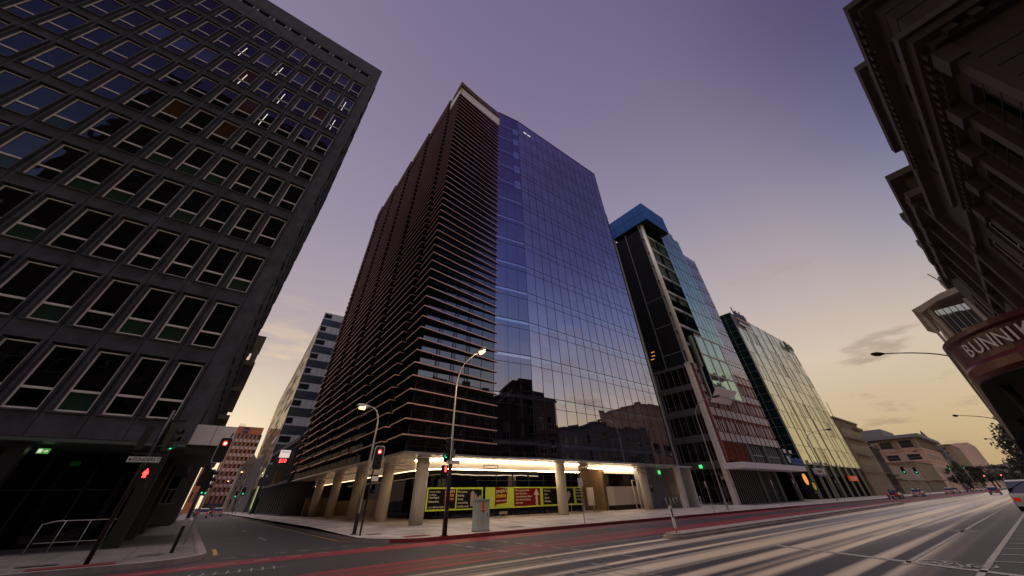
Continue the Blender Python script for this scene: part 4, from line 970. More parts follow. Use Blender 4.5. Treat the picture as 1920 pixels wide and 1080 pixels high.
# ================================================================== generic masonry building
def block(name, label, x0, x1, y0, y1, zt, wm, faces, cat='building', z0=.1, cornice=None, rec=.25, wmat='shop_glass', extra=None, win=True):
    """faces: list of (side, cols, rows) with side in 'S' (facing -Y), 'N' (+Y), 'W' (-X), 'E'"""
    t = Thing(name, label, cat, ((x0 + x1) / 2, (y0 + y1) / 2, 0)); b = MB(); sides = [f[0] for f in faces]
    cx0 = x0 + (rec if 'W' in sides else 0); cy0 = y0 + (rec if 'S' in sides else 0); cy1 = y1 - (rec if 'N' in sides else 0)
    b.box(cx0, cy0, z0, x1, cy1, zt)
    for side, cols, rows in faces:
        if side == 'S': skin(b, x0, x1, z0, zt, cols, rows, y0, cy0)
        if side == 'N': skin(b, x0, x1, z0, zt, cols, rows, cy1, y1)
        if side == 'W': skin(b, y0 if 'S' not in sides else cy0, y1 if 'N' not in sides else cy1, z0, zt, cols, rows, x0, cx0, axis='y')
    t.part('wall', b, wm); cache = {}
    if win:
      for side, cols, rows in faces:
        for lo, hi in rows:
            for a, c in cols:
                key = (side, round(c - a, 3), round(hi - lo, 3)); e = .06
                if key not in cache:
                    fb = MB(); pb = MB(); W, H = c - a, hi - lo
                    if side in 'SN':
                        yy = -rec * .55 if side == 'S' else rec * .55; s_ = 1 if side == 'S' else -1
                        pb.quad((e, yy, e), (W - e, yy, e), (W - e, yy, H - e), (e, yy, H - e))
                        for q in ((0, 0, e, H), (W - e, 0, W, H), (e, 0, W - e, e), (e, H - e, W - e, H), (e, H * .45, W - e, H * .45 + e), (W / 2 - e / 2, e, W / 2 + e / 2, H * .45)): fb.box(q[0], yy - .03, q[1], q[2], yy + .03, q[3])
                    else:
                        xx = -rec * .55; pb.quad((xx, e, e), (xx, W - e, e), (xx, W - e, H - e), (xx, e, H - e))
                        for q in ((0, 0, e, H), (W - e, 0, W, H), (e, 0, W - e, e), (e, H - e, W - e, H), (e, H * .45, W - e, H * .45 + e)): fb.box(xx - .03, q[0], q[1], xx + .03, q[2], q[3])
                    cache[key] = (fb.mesh('window', 'pier'), pb.mesh('pane', wmat))
                fmx, pmx = cache[key]
                loc = {'S': (a, cy0, lo), 'N': (a, cy1, lo), 'W': (cx0, a, lo)}[side]
                w_ = T_inst(t, fmx, loc); t.inst('pane', pmx, (0, 0, 0), w_)
    if cornice:
        b = MB()
        for zc, h, pr in cornice: b.box(x0 - (pr if 'W' in sides else 0), y0 - (pr if 'S' in sides else 0), zc, x1 + .02, y1 + (pr if 'N' in sides else 0), zc + h)
        t.part('cornice', b, wm)
    if extra: extra(t)
    return t
def T_inst(t, m, loc): return t.inst('window', m, loc)
def grid(a, b_, n, fill=.5): s = (b_ - a) / n; return [(a + s * (k + .5 - fill / 2), a + s * (k + .5 + fill / 2)) for k in range(n)]

# ---- far right side of the main street, beyond the green block
def ext(t):
    b = MB()
    for k in range(5): b.box(146 + k * 3.6, 27.6, 13.2, 148.4 + k * 3.6, 28.5, 13.5); b.box(146 + k * 3.6, 27.6, 9.2, 148.4 + k * 3.6, 28.5, 9.4)
    b.box(160, 27.4, 16.4, 167, 34, 17.0); t.part('balcony', b, 'sand')
    b = MB(); b.tube([(152, 30, 18.6), (154, 30, 24)], .08, 6); t.part('aerial', b, 'black')
block('heritage_building', 'tall narrow sandstone building with rows of small windows, next to the green glass block', 143, 168, 28.5, 50, 18.6, 'sand', [('S', grid(146, 167, 9, .45), [(2.0, 4.4), (6.2, 8.2), (10, 12), (14, 16)]), ('W', grid(30, 48, 6, .3), [(10, 12), (14, 16)])], cornice=[(18.2, .5, .4), (13.4, .3, .25), (5.2, .3, .3)], extra=ext, rec=.06, wmat='far_window')
block('brick_fronted_shop', 'low brown building with a dark loggia beside the pink block', 168.2, 179, 28.5, 45, 12.0, 'stone_dk', [('S', grid(169, 178, 4, .6), [(5.6, 11.0), (.6, 4.2)])], cornice=[(11.7, .5, .4), (4.6, .4, 1.2)])
def ext(t):
    b = MB(); b.box(278, 26.0, 21.6, 347, 112, 23.0); b.box(288, 40, 23.0, 320, 72, 27.2); b.box(300, 78, 23.0, 312, 92, 26.0); t.part('roof', b, 'roof')
    b = MB()
    for k in range(11): b.box(280.4, 29 + k * 7.6, 17.4, 281.2, 30.6 + k * 7.6, 21.6)
    for k in range(10): b.box(282 + k * 6.4, 28.1, 17.4, 283 + k * 6.4, 28.6, 21.6)
    t.part('pilaster', b, 'cream')
    b = MB(); b.box(280.8, 28.3, 16.2, 345, 110, 16.5); b.box(280.8, 28.3, 11.6, 345, 110, 11.8); t.part('string_course', b, 'brick')
block('pink_office_block', 'pink office block with a flat overhanging grey roof, far along the street', 281, 345, 28.5, 110, 21.6, 'pinkb', [('W', grid(29, 109, 10, .62), [(17.6, 20.8), (12.5, 14.9), (7, 9.4)]), ('S', grid(283, 344, 20, .5), [(17.6, 20.8), (12.5, 14.9), (7, 9.4)])], extra=ext, rec=.4, wmat='far_window')
block('low_shop', 'low cream shop front between the brown building and the pink block', 179.3, 232, 28.5, 44, 7.6, 'cream', [('S', grid(180, 231, 12, .7), [(.7, 3.4)]), ('W', grid(30, 43, 4, .4), [(4.6, 6.4)])], cornice=[(3.7, .35, 1.8)], rec=.06, wmat='far_window')
block('grey_shop', 'grey and ochre two storey shop before the pink office block', 234, 279, 28.5, 60, 10.4, 'sand', [('S', grid(235, 278, 10, .6), [(.7, 3.4), (5.4, 7.6)]), ('W', grid(30, 58, 6, .45), [(5.0, 7.8)])], cornice=[(3.9, .35, 2.0), (10.1, .3, .4)], rec=.1, wmat='far_window')
block('grey_terrace', 'grey terrace with evenly spaced windows behind the pink office block', 346, 362, 28.5, 60, 19, 'stone_dk', [('S', grid(347, 361, 6, .5), [(2, 4.5), (7, 9.4), (12, 14.5)])], cornice=[(18.8, .4, .5)], rec=.06, wmat='far_window')
# church spire
t = Thing('church_spire', 'stone church tower with a pointed spire beyond the terrace', 'church', (376, 30, 0))
b = MB(); b.box(370, 27, .1, 382, 39, 14); t.part('tower', b, 'stone_dk')
b = MB(); i = len(b.v); b.v += [(370, 27, 14), (382, 27, 14), (382, 39, 14), (370, 39, 14), (376, 33, 32)]; b.f += [(0, 1, 4), (1, 2, 4), (2, 3, 4), (3, 0, 4), (3, 2, 1, 0)]; b.m += [0] * 5; t.part('spire', b, 'greyb')
b = MB()
for x in (371.5, 375, 378.5): b.box(x, 26.9, 9, x + 1.4, 27.0, 12.5)
t.part('belfry_opening', b, 'dark_int')
block('ochre_block', 'ochre slab block with a window grid on its side wall, behind the church', 432, 500, 28.5, 70, 26, 'sand', [('W', grid(30, 68, 8, .5), [(9 + 2.8 * k, 10.6 + 2.8 * k) for k in range(6)])], rec=.5, wmat='far_window', cornice=[(25.6, .8, .6)])
block('distant_block', 'tall warm slab at the far end of the street', 669, 760, 29, 84, 40, 'pinkb', [('W', grid(50, 82, 8, .45), [(14 + 3.2 * k, 15.6 + 3.2 * k) for k in range(7)])], rec=.6, wmat='far_window')

# ================================================================== side street, right hand side
T = Thing('striped_building', 'glass building with bright and grey blue stripes, in the side street', 'office building', (20, 130, 0))
cx, cy, zt = 11.0, 108.5, 45.0
b = MB(); b.prism([(cx + .3, cy + .3), (60, cy + .3), (60, 170), (20, 250)], 0.1, zt); T.part('core', b, 'dark_int')
b = MB(); rr = random.Random(3)
far = (17.5, 232)
def fl(s, z): return (cx + (far[0] - cx) * s, cy + (far[1] - cy) * s, z)
b.quad(fl(1, 5), fl(0, 5), fl(0, zt), fl(1, zt), 0); T.part('side_facade', b, 'tan_glass')
b = MB()
for k in range(15):
    z = 7 + k * 2.6
    for j in range(7):
        s = rr.random() * .9; e = s + .05 + rr.random() * .12
        a = Vector(fl(e, z)) + Vector((-.06, 0, 0)); c = Vector(fl(s, z)) + Vector((-.06, 0, 0)); h = Vector((0, 0, .9)); b.quad(a, c, c + h, a + h, 0 if rr.random() < .45 else 1)
T.part('side_windows', b, ['bright_glass', 'dark_int'])
b = MB(); 
for k in range(11):
    z = 3.0 + k * 4.05
    b.box(cx, cy, z, 60, cy + .25, z + 2.0, 0); b.box(cx, cy + .02, z + 2.0, 60, cy + .25, z + 4.05, 1)
    b.box(cx + .2, cy - .01, z + 2.4, cx + 1.7 + (k % 3) * .5, cy + .02, z + 3.7, 2)
b.box(cx, cy, 47.0, 60, cy + .25, 48.4, 0) if False else None
T.part('front_stripe', b, ['steel_blue', 'bright_glass', 'dark_int'])
b = MB()
for k in range(14): b.box(cx + .3 + k * 1.5, cy - .015, 3, cx + .34 + k * 1.5, cy, 45)
T.part('panel_joint', b, 'mullion')
def ext(t):
    b = MB()
    for k in range(12): b.box(11.2, 74.6 + k * 2.5, .5, 11.5, 75.0 + k * 2.5, 9.6)
    t.part('pilaster', b, 'greyb')
block('dark_arcade_building', 'low dark heritage building with narrow windows, beside the striped building', 11.5, 30, 74, 104, 10.6, 'greyb', [('W', grid(75, 103, 12, .6), [(.6, 4.0), (5.2, 9.2)])], cornice=[(10.2, .6, .7), (4.4, .4, .5)], extra=ext)
t = Thing('hotel_sign', 'white lit board over glowing red digits, projecting from the dark heritage building', 'sign', (10.4, 79, 8))
b = MB(); b.box(9.2, 79, 8.05, 10.75, 79.2, 9.15, 0); b.addtext('WILSON', (9.32, 78.98, 8.75), (1, 0, 0), (0, 0, 1), .34, 1, .01); t.part('board', b, ['pink_lit', 'black'])
b = MB(); b.box(9.2, 79, 7.2, 10.75, 79.2, 8.0, 0); b.addtext('$30', (9.4, 78.96, 7.35), (1, 0, 0), (0, 0, 1), .75, 1, .02); t.part('digits', b, ['black', 'led'])
b = MB(); b.box(9.4, 98, 4.7, 11.2, 98.2, 6.2); single('shop_sign', b, 'b2_band', 'grey blank sign board low on the dark heritage building in the side street', 'shop sign')
b = MB(); b.box(10.2, 84, 4.6, 11.2, 84.2, 6.3); single('shop_sign', b, 'timber', 'brown hanging sign below the red digit board', 'shop sign')
# end of the side street
def ext(t):
    b = MB()
    for k in range(6): b.box(5.7 + k * 1.95, 259.6, 3, 6.5 + k * 1.95, 260, 33); 
    b.box(5.2, 259.5, 33, 17.5, 275, 36.5); t.part('brick_pier', b, 'brick')
    b = MB()
    for k in range(8): b.box(5.4, 259.7, 6.1 + k * 3.3, 17.6, 259.95, 7.5 + k * 3.3)
    t.part('white_spandrel', b, 'white_blade')
    b = MB(); b.box(8.2, 259.3, 33.6, 10.6, 259.6, 36.2, 0); b.addtext('GHD', (8.4, 259.25, 34.4), (1, 0, 0), (0, 0, 1), 1.0, 1, .02); t.part('roof_sign', b, ['sign_navy', 'ptext'])
    b = MB(); 
    for k in range(6): b.box(5.5 + k * .5, 262, 36.5, 5.62 + k * .5, 262.2, 38.2)
    t.part('roof_rail', b, 'greyb')
block('brick_tower', 'brown brick office tower with white spandrels closing the end of the side street', 5.2, 18, 260, 290, 33, 'steel_blue', [('S', grid(5.4, 17.6, 7, .7), [(4.2 + 3.3 * k, 6.0 + 3.3 * k) for k in range(8)])], extra=ext)
def ext(t):
    b = MB(); b.extr([(9.4, 171.8, 13.2), (14.6, 171.8, 13.2), (12.0, 171.8, 16.2)], (0, 14, 0)); t.part('gable', b, 'cream')
block('gabled_building', 'white gabled building with tall windows, halfway down the side street', 9.6, 14.4, 172, 186, 13.2, 'cream', [('S', grid(9.8, 14.2, 3, .35), [(1, 3.6), (5, 7.2), (8.8, 11.2)])], extra=ext)
block('windowless_building', 'plain dark grey side wall right of the white gabled building', 12.4, 22, 138, 170, 13.5, 'greyb', [('S', grid(13, 18, 3, .3), [(1, 3)])])
block('distant_brick_row', 'narrow row of brown brick fronts at the side street end', -1.6, 1.0, 190, 290, 17, 'brick', [('S', grid(-1.4, .8, 2, .5), [(3, 6), (8, 11)])])
# left hand side of side street
def ext(t):
    b = MB()
    for z in (7.2, 11.0, 14.6, 18.2): b.box(-2.2, 64.6, z, -.2, 82, z + .5); b.box(-1.9, 65.2, z - 1.6, -.9, 66.2, z)
    b.box(-1.6, 66, 21.4, -.3, 70, 23.2); b.box(-1.2, 65.8, 18.8, -.4, 80, 21.4); t.part('balcony_ledge', b, 'cream')
block('balconied_building', 'beige stone building with stepped balcony ledges, just past the dark tower', -14, -.8, 65, 82, 19.0, 'greyb', [('S', grid(-12, -1.4, 5, .5), [(2, 5), (8.4, 10.4), (12, 14), (15.6, 17.6)])], extra=ext)

# ================================================================== our side of the street (right)
t = Thing('corner_building', 'weathered stone corner building with heavy dentilled cornices, above the maroon verandah', 'building', (20, -12, 0))
XW, YN = 14.0, -5.5
b = MB(); b.box(XW + .45, -40, .1, 27, YN - .45, 17.0)
cN = grid(14.9, 26.6, 4, .46); cW = [(-39 + 3.1 * k, -37.5 + 3.1 * k) for k in range(10)]
rows = [(.3, 2.9), (5.0, 8.4), (9.9, 12.2), (14.2, 15.8)]
skin(b, XW, 27, .1, 17.0, cN, rows, YN - .45, YN); skin(b, -40, YN - .45, .1, 17.0, cW, rows, XW, XW + .45, axis='y'); t.part('wall', b, 'stone_lt')
b = MB()
for zc, h, pr in ((16.1, .25, .35), (16.35, .3, .55), (12.75, .3, .3), (13.05, .35, .6), (13.4, .25, .75), (9.1, .3, .3), (4.2, .4, .35)): b.box(XW - pr, -40, zc, 27 + (.1 if pr > .4 else 0), YN + pr, zc + h)
t.part('cornice', b, 'stone_lt')
b = MB()
for k in range(60): b.box(XW - .5, YN - .3 - k * .55, 12.8, XW - .3, YN - .05 - k * .55, 13.05); 
for k in range(24): b.box(XW + .1 + k * .55, YN + .3, 12.8, XW + .35 + k * .55, YN + .5, 13.05); b.box(XW + .1 + k * .55, YN + .35, 16.1, XW + .35 + k * .55, YN + .5, 16.35)
t.part('dentil_course', b, 'stone_lt')
b = MB()
for z in (14.3, 14.9, 15.5, 9.9, 10.5, 11.1, 11.7): b.box(XW - .012, -40, z, XW + .01, YN, z + .03); b.box(XW, YN - .01, z, 27, YN + .012, z + .03)
t.part('stone_course', b, 'tower_seam')
for k, (a, c) in enumerate(cN): 
    for lo, hi in rows[1:]: b = MB(); b.box(a, YN - .3, lo, c, YN - .26, hi, 0); b.box(a - .15, YN, lo - .25, c + .15, YN + .25, lo - .02, 1); b.box((a + c) / 2 - .04, YN - .26, lo, (a + c) / 2 + .04, YN - .2, hi, 1); t.part('window', b, ['shop_glass', 'stone_lt'])
for k, (a, c) in enumerate(cW[3:]): 
    for lo, hi in rows[1:]: b = MB(); b.box(XW + .28, a, lo, XW + .32, c, hi, 0); b.box(XW - .2, a - .15, lo - .25, XW, c + .15, lo - .02, 1); t.part('window', b, ['shop_glass', 'stone_lt'])
b = MB()
for x in (XW + .0, 17.3, 20.3, 23.3, 26.4): b.box(x, YN, 4.6, x + .55, YN + .28, 12.75); b.box(x - .1, YN, 12.0, x + .65, YN + .45, 12.7)
t.part('pilaster', b, 'stone_lt')
b = MB(); b.box(19, -9, 17.0, 27.0, YN + .2, 18.0); b.box(18.7, -9, 18.0, 27.2, YN + .45, 18.35); t.part('parapet', b, 'stone_lt')
def row(name, label, x0, x1, zt, wm, n, rows, corn, yn=-5.5, cat='building', extra=None): 
    return block(name, label, x0, x1, -22, yn, zt, wm, [('N', grid(x0 + .5, x1 - .5, n, .5), rows), ('W', grid(-21, yn - .6, 4, .4), [r for r in rows if r[0] > 8])], cat=cat, cornice=corn, extra=extra, rec=.4)
def ext(t):
    b = MB()
    for k in range(4): x = 35 + k * 4.6; b.box(x, -5.5, 4.6, x + .6, -5.05, 18.6); b.box(x - .2, -5.5, 17.9, x + .8, -4.75, 18.8)
    t.part('pilaster', b, 'stone_dk')
    b = MB(); b.extr([(35, -5.2, 20.6), (41, -5.2, 20.6), (40, -5.2, 21.8), (36, -5.2, 21.8)], (0, -.7, 0)); b.box(45, -6.4, 20.6, 46.4, -5.0, 22.6); b.box(51, -6.0, 20.6, 52.4, -5.0, 22); t.part('parapet_gable', b, 'stone_dk')
    b = MB()
    for x in (36, 41, 47): b.box(x, -5.5, 9.4, x + 3.4, -4.4, 9.7); b.box(x, -4.5, 9.7, x + 3.4, -4.4, 10.6)
    t.part('balcony', b, 'stone_dk')
row('stone_link_building', 'plain stone link building beside the corner building', 27.4, 34.3, 16.6, 'stone_dk', 2, [(.4, 3), (5.4, 8.4), (10, 13)], [(16.3, .4, .5), (13.5, .35, .3)])
row('ornate_building', 'long ornate stone building with balconies and layered cornices', 34.5, 54, 20.6, 'stone_dk', 8, [(.4, 3), (5.4, 8.4), (10, 13), (14.4, 17.2), (18.9, 20)], [(20.1, .5, .7), (18.2, .5, .7), (13.5, .35, .4), (9.0, .35, .5), (4.2, .4, .3)], extra=ext)
row('narrow_tower_building', 'narrow stone building with a tall stepped top beyond the ornate building', 54.5, 62, 20.4, 'stone_dk', 2, [(.4, 3), (5.4, 8), (9.4, 12), (14, 17)], [(20.2, .5, .5), (13, .3, .3)])
row('low_shop_row', 'low shop row under the verandahs, in the gap between taller buildings', 62.5, 73.5, 5.4, 'stone_dk', 3, [(.4, 3)], [(5.2, .3, .2)])
row('plain_office', 'plain dark office building before the building with the curved eave', 74, 97.5, 16.2, 'greyb', 6, [(.4, 3), (5, 7), (8.4, 10.4), (12, 14)], [(15.9, .4, .3)])
K['win_pale'] = glass('pale_blue_window', (.62, .72, .80), (.05, .08, .10), .6, .03, .02, .3)
row('square_tower', 'plain warm stone tower block beyond the plain office', 98, 108, 23.4, 'sand', 2, [(.4, 3), (5, 8), (10, 13)], [(23.1, .3, .2)])
t = Thing('curved_roof_building', 'cream building with a curved eave and rows of pale blue windows', 'building', (140, -10, 0))
q_ = 130 / 92.0
def ZQ(z): return 1.6 + (z - 1.6) * q_
b = MB(); b.box(130.8, -9.6 * q_, .1, 152, -2.9 * q_, ZQ(24.6)); t.part('wall', b, 'cream')
b = MB(); ep = [(-1.54, 26.6), (-3, 27.0), (-6, 28.0), (-9, 28.4), (-9.8, 28.4), (-9.8, 27.5), (-8, 27.4), (-5, 26.9), (-2.4, 25.8)]
b.extr([(128.6, y * q_, ZQ(z)) for y, z in ep], (24, 0, 0)); t.part('roof', b, 'cream')
for z0, z1 in ((20.9, 25.9), (15.2, 19.6), (9.6, 14.0)):
    b = MB(); b.box(130.7, -9.5 * q_, ZQ(z0), 130.76, -3.9 * q_, ZQ(z1), 0)
    for k in range(8): b.box(130.3, (-9.4 + k * .74) * q_, ZQ(z0), 130.7, (-9.30 + k * .74) * q_, ZQ(z1), 1)
    b.box(130.2, -9.6 * q_, ZQ(z0) - .5, 130.8, -3.6 * q_, ZQ(z0), 1); t.part('window', b, ['win_pale', 'cream'])
b = MB()
for y in (-3.6, -8.2): b.box(129.4, y * q_, 2, 130.9, (y + .5) * q_, ZQ(26.4))
for z in (20.0, 14.4): b.box(129.6, -9.6 * q_, ZQ(z), 130.8, -2.4 * q_, ZQ(z) + .6)
b.box(129.0, -2.4 * q_, ZQ(15), 129.4, -2.0 * q_, ZQ(25)); t.part('frame', b, 'cream')
b = MB(); b.box(132, -13.5, ZQ(28.4), 138, -10.6, ZQ(31.4)); t.part('plant_room', b, 'cream')
b = MB()
for k in range(5): b.box(130.6, -13.5, ZQ(28.6) + k * .6, 132, -10.4, ZQ(28.6) + .12 + k * .6)
b.tube([(131, -11.4, ZQ(28)), (130, -9.6, ZQ(32))], .1, 6); t.part('roof_rail', b, 'black')
# dark buildings opposite, mirrored by the glass of the tower
row('opposite_building', 'tall dark stone office tower across the road, mirrored in tower windows', -34.8, -2.0, 67.6, 'stone_dk', 9, [(4 + 5.2 * k, 7 + 5.2 * k) for k in range(12)], [(67.2, .5, .2)], yn=-6)

# maroon verandah with rounded corner
t = Thing('verandah', 'maroon rounded corner verandah with cream letters, at the right edge', 'verandah', (12, -3, 0))
cxv, cyv, rv = 11.2, -2.2, 2.0
def vp(th, r_=rv): return (cxv - r_ * math.sin(R(th)), cyv + r_ * math.cos(R(th)))
def vpath(r_): return [(27, cyv + r_)] + [vp(th, r_) for th in range(0, 91, 6)] + [(cxv - r_, -30)]
def vring(z0, z1, r0, r1, m):
    b = MB(); P0, P1 = vpath(r0), vpath(r1)
    for k in range(len(P0) - 1):
        a, c, d, e = P0[k], P0[k + 1], P1[k + 1], P1[k]
        b.quad((*a, z0), (*c, z0), (*d, z1), (*e, z1), 0)
    return t.part('fascia' if m != 'verandah_lip' else 'moulding', b, m)
vring(3.33, 3.68, 2.0, 2.0, 'verandah'); vring(3.68, 3.72, 2.0, 2.05, 'verandah'); vring(3.72, 3.80, 2.05, 2.05, 'verandah'); vring(3.80, 3.86, 2.05, 1.8, 'verandah')
vring(3.26, 3.33, 2.05, 2.0, 'verandah_lip'); vring(3.14, 3.26, 2.05, 2.05, 'verandah_lip'); vring(3.06, 3.14, 1.98, 2.05, 'verandah_lip')
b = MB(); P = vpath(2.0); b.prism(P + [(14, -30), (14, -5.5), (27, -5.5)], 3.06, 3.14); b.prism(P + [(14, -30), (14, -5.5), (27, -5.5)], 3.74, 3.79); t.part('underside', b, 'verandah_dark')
b = MB()
th = 24
for ch in 'BUNNIK TOURS':
    if ch == ' ': th += 5; continue
    wd = {'I': 2.6}.get(ch, 6.3)
    thc = th + wd / 2; x, y = vp(thc, 2.012) if thc < 90 else (cxv - 2.035, cyv - (thc - 90) * .035)
    tx = (-math.cos(R(min(thc, 90))), -math.sin(R(min(thc, 90))), 0); tx = Vector(tx)
    b.addtext(ch, (x, y, 3.415), tx, (0, 0, 1), .315, 0, .008, 'CENTER', sx=.95); th += wd + .35
t.part('lettering', b, 'ptext')
for x, y in ((11.4, -.5), (18, -.5), (25, -.5), (9.5, -6)): b = MB(); b.tube([(x, y, .15), (x, y, 3.1)], .07, 10); t.part('post', b, 'verandah_dark', smooth=True)
for k, (x0, x1, z, nm) in enumerate(((27.1, 44, 3.3, 'next to the maroon one'), (44.2, 62, 3.4, 'in the middle of the row'), (62.3, 76, 3.2, 'at the far end of the row'))):
    t = Thing('verandah', f'plain dark footpath verandah {nm}, edge-on above the kerb', 'verandah', ((x0 + x1) / 2, -3, 0))
    b = MB(); b.box(x0, -5.5, z, x1, -.25, z + .12); t.part('roof', b, 'verandah_dark'); b = MB(); b.box(x0, -.25, z - .15, x1, -.15, z + .35); t.part('fascia', b, 'verandah_dark')
    for j in range(3): b = MB(); x = x0 + 1 + j * (x1 - x0 - 2) / 2; b.tube([(x, -.5, .15), (x, -.5, z)], .06, 8); t.part('post', b, 'verandah_dark', smooth=True)
# ================================================================== street furniture
def lamp(name, label, base, h, head, lit=False, group=None, col='steel', twin=None):
    """column street lamp: base (x,y), straight to h, arm bending to head (x,y,z)"""
    t = Thing(name, label, 'street lamp', (base[0], base[1], .15), group)
    z0 = pz(base[1]) if base[1] > 20 else .15; p0 = Vector((base[0], base[1], h)); H = Vector(head); pts = [(base[0], base[1], z0), (base[0], base[1], h * .5), tuple(p0)]
    c = Vector((base[0], base[1], H.z)); 
    for k in range(1, 9): s = k / 8; pts.append(tuple(p0 * (1 - s) ** 2 + c * 2 * s * (1 - s) + H * s * s))
    b = MB(); b.tube(pts, [.085, .075, .06] + [.05 - .002 * k for k in range(8)], 10); t.part('pole', b, col, smooth=True)
    b = MB(); b.tube([(base[0], base[1], z0), (base[0], base[1], z0 + .9)], .11, 10); b.box(base[0] - .17, base[1] - .17, z0 - .02, base[0] + .17, base[1] + .17, z0 + .03); t.part('base_sleeve', b, 'black' if lit else 'steel', smooth=False)
    d = (H - c); d.z = 0; d.normalize(); n = Vector((-d.y, d.x, 0)); b = MB()
    b.tube([H - d * .1, H + d * .15, H + d * .45, H + d * .78, H + d * .9], [.05, .11, .15, .11, .03], 12)
    hd = t.part('lamp_head', b, 'black' if not lit else 'steel', smooth=True)
    b = MB(); b.tube([H + d * .3 - Vector((0, 0, .09)), H + d * .68 - Vector((0, 0, .10))], [.15, .12] if lit else [.08, .06], 12); t.part('lens', b, 'lampon' if lit else 'lampoff', parent=hd)
    if lit:
        l = bpy.data.lights.new('lamp_light', 'POINT'); l.energy = 800 if base[0] > 11 else (35 if base[1] < 40 else 60); l.color = (1, .72, .42); l.shadow_soft_size = .15
        lo = bpy.data.objects.new('lamp_light', l); COL.objects.link(lo); lo.parent = t.e; lo.location = H + d * .5 - Vector((0, 0, .35)) - t.loc
    return t
lamp('street_lamp', 'lit street lamp leaning over the side street, left of the finned corner', (8.14, 25.75), 5.6, (7.35, 25.75, 6.75), True)
lamp('street_lamp', 'tall lit street lamp in front of the finned glass corner', (11.4, 21.0), 7.4, (11.4, 18.4, 9.15), True)
lamp('street_lamp', 'unlit steel street lamp before the rust red fins', (46.6, 22.4), 9.0, (46.6, 19.6, 10.85))
lamp('street_lamp', 'unlit steel street lamp before the green glass block', (86.0, 22.6), 8.4, (87.5, 19.4, 10.2))
lamp('street_lamp', 'unlit street lamp before the pink office block, nearer one', (128, 22.6), 8.4, (129, 19.4, 10.2))
lamp('street_lamp', 'unlit street lamp before the pink office block, farther one', (168, 22.6), 8.4, (169, 19.4, 10.2))
for x, y, nm in ((41.5, -1.0, 'nearest'), (90, -.8, 'second'), (140, -.8, 'third'), (215, -.8, 'farthest')):
    lamp('street_lamp', f'dark street lamp reaching out from behind the verandahs, {nm} of the four', (x, y), 8.6, (x - 3.6 if x < 50 else x - 6, y + 3.4, 9.6), col='black', group='lamps on the near side of the main street')
for y, nm in ((129, 'nearer'), (178, 'farther')):
    lamp('street_lamp', f'small lit lamp deep in the side street, the {nm} of the two', (9.2, y), 7.6, (8.2, y, 8.8), True, group='lit lamps deep in the side street')

def lantern(t, c, yaw, lit=None, scale=1.0, board=True):
    """three-aspect traffic signal head centred at c, facing -Y turned by yaw"""
    c = Vector(c); rot = Matrix.Rotation(R(yaw), 3, 'Z'); S = scale
    def W(p): return c + rot @ (Vector(p) * S)
    def bx(b, x0, y0, z0, x1, y1, z1, m=0):
        P = [W(p) for p in ((x0, y0, z0), (x1, y0, z0), (x1, y1, z0), (x0, y1, z0))]; b.extr(P, Vector((0, 0, (z1 - z0) * S)), m)
    b = MB()
    def rrect(w_, h_, r_): return [(sx * (w_ - r_) + r_ * math.cos(a), sz * (h_ - r_) + r_ * math.sin(a)) for sx, sz, a0 in ((1, 1, 0), (-1, 1, 90), (-1, -1, 180), (1, -1, 270)) for a in (R(a0), R(a0 + 30), R(a0 + 60), R(a0 + 90))]
    if board:
        b.extr([W((x, 0.0, z)) for x, z in rrect(.30, .62, .12)], rot @ Vector((0, .02, 0)), 1); b.extr([W((x, -.012, z)) for x, z in rrect(.275, .595, .11)], rot @ Vector((0, .01, 0)), 0)
    bx(b, -.15, .02, -.48, .15, .22, .48, 0); bx(b, -.15, -.06, -.48, .15, -.013, .48, 0)
    hd = t.part('signal_head', b, ['black', 'white'])
    for k, nm in enumerate(('red', 'amber', 'green')):
        z = .31 - k * .31; b = MB()
        m = ['redl', 'redw'] if lit == nm == 'red' else (['greenl', 'greenl'] if lit == nm == 'green' else ['lens_off', 'lens_off'])
        b.tube([W((0, -.075, z)), W((0, -.09, z))], .105 * S, 18, 0)
        if lit == nm: b.tube([W((0, -.091, z)), W((0, -.095, z))], .06 * S, 14, 1)
        t.part('lens', b, m, parent=hd)
        b = MB(); N_ = 12
        for j in range(N_):   # hood: upper three quarters of a short tube
            a, a2 = R(-30 + j * 20), R(-10 + j * 20)
            p = [W((.125 * math.cos(a), -.06, z + .125 * math.sin(a))), W((.125 * math.cos(a2), -.06, z + .125 * math.sin(a2))), W((.125 * math.cos(a2), -.24, z + .125 * math.sin(a2))), W((.125 * math.cos(a), -.24, z + .125 * math.sin(a)))]
            b.quad(*p)
        t.part('hood', b, 'black', parent=hd)
def pole(t, x, y, h, r_=.06, m='black', z0=.15):
    b = MB(); b.tube([(x, y, z0), (x, y, h)], r_, 12); t.part('pole', b, m, smooth=True)
def pedhead(t, c, yaw, lit=True):
    c = Vector(c); rot = Matrix.Rotation(R(yaw), 3, 'Z'); W = lambda p: c + rot @ Vector(p); b = MB()
    b.extr([W((-.17, 0, -.32)), W((.17, 0, -.32)), W((.17, .2, -.32)), W((-.17, .2, -.32))], (0, 0, .64)); hd = t.part('pedestrian_signal', b, 'black')
    b = MB(); q = lambda pts: b.extr([W((x, -.012, z)) for x, z in pts], rot @ Vector((0, .008, 0)))
    q([(-.025, .23), (.025, .23), (.025, .28), (-.025, .28)]); q([(-.05, .12), (.05, .12), (.05, .22), (-.05, .22)])
    q([(-.05, .0), (-.01, .0), (.0, .12), (-.05, .12)]); q([(.01, .0), (.06, .0), (.05, .12), (.0, .12)]); q([(-.09, .12), (-.06, .10), (-.04, .21), (-.06, .21)]); q([(.06, .10), (.09, .12), (.06, .21), (.04, .21)])
    t.part('red_man', b, 'redl', parent=hd)
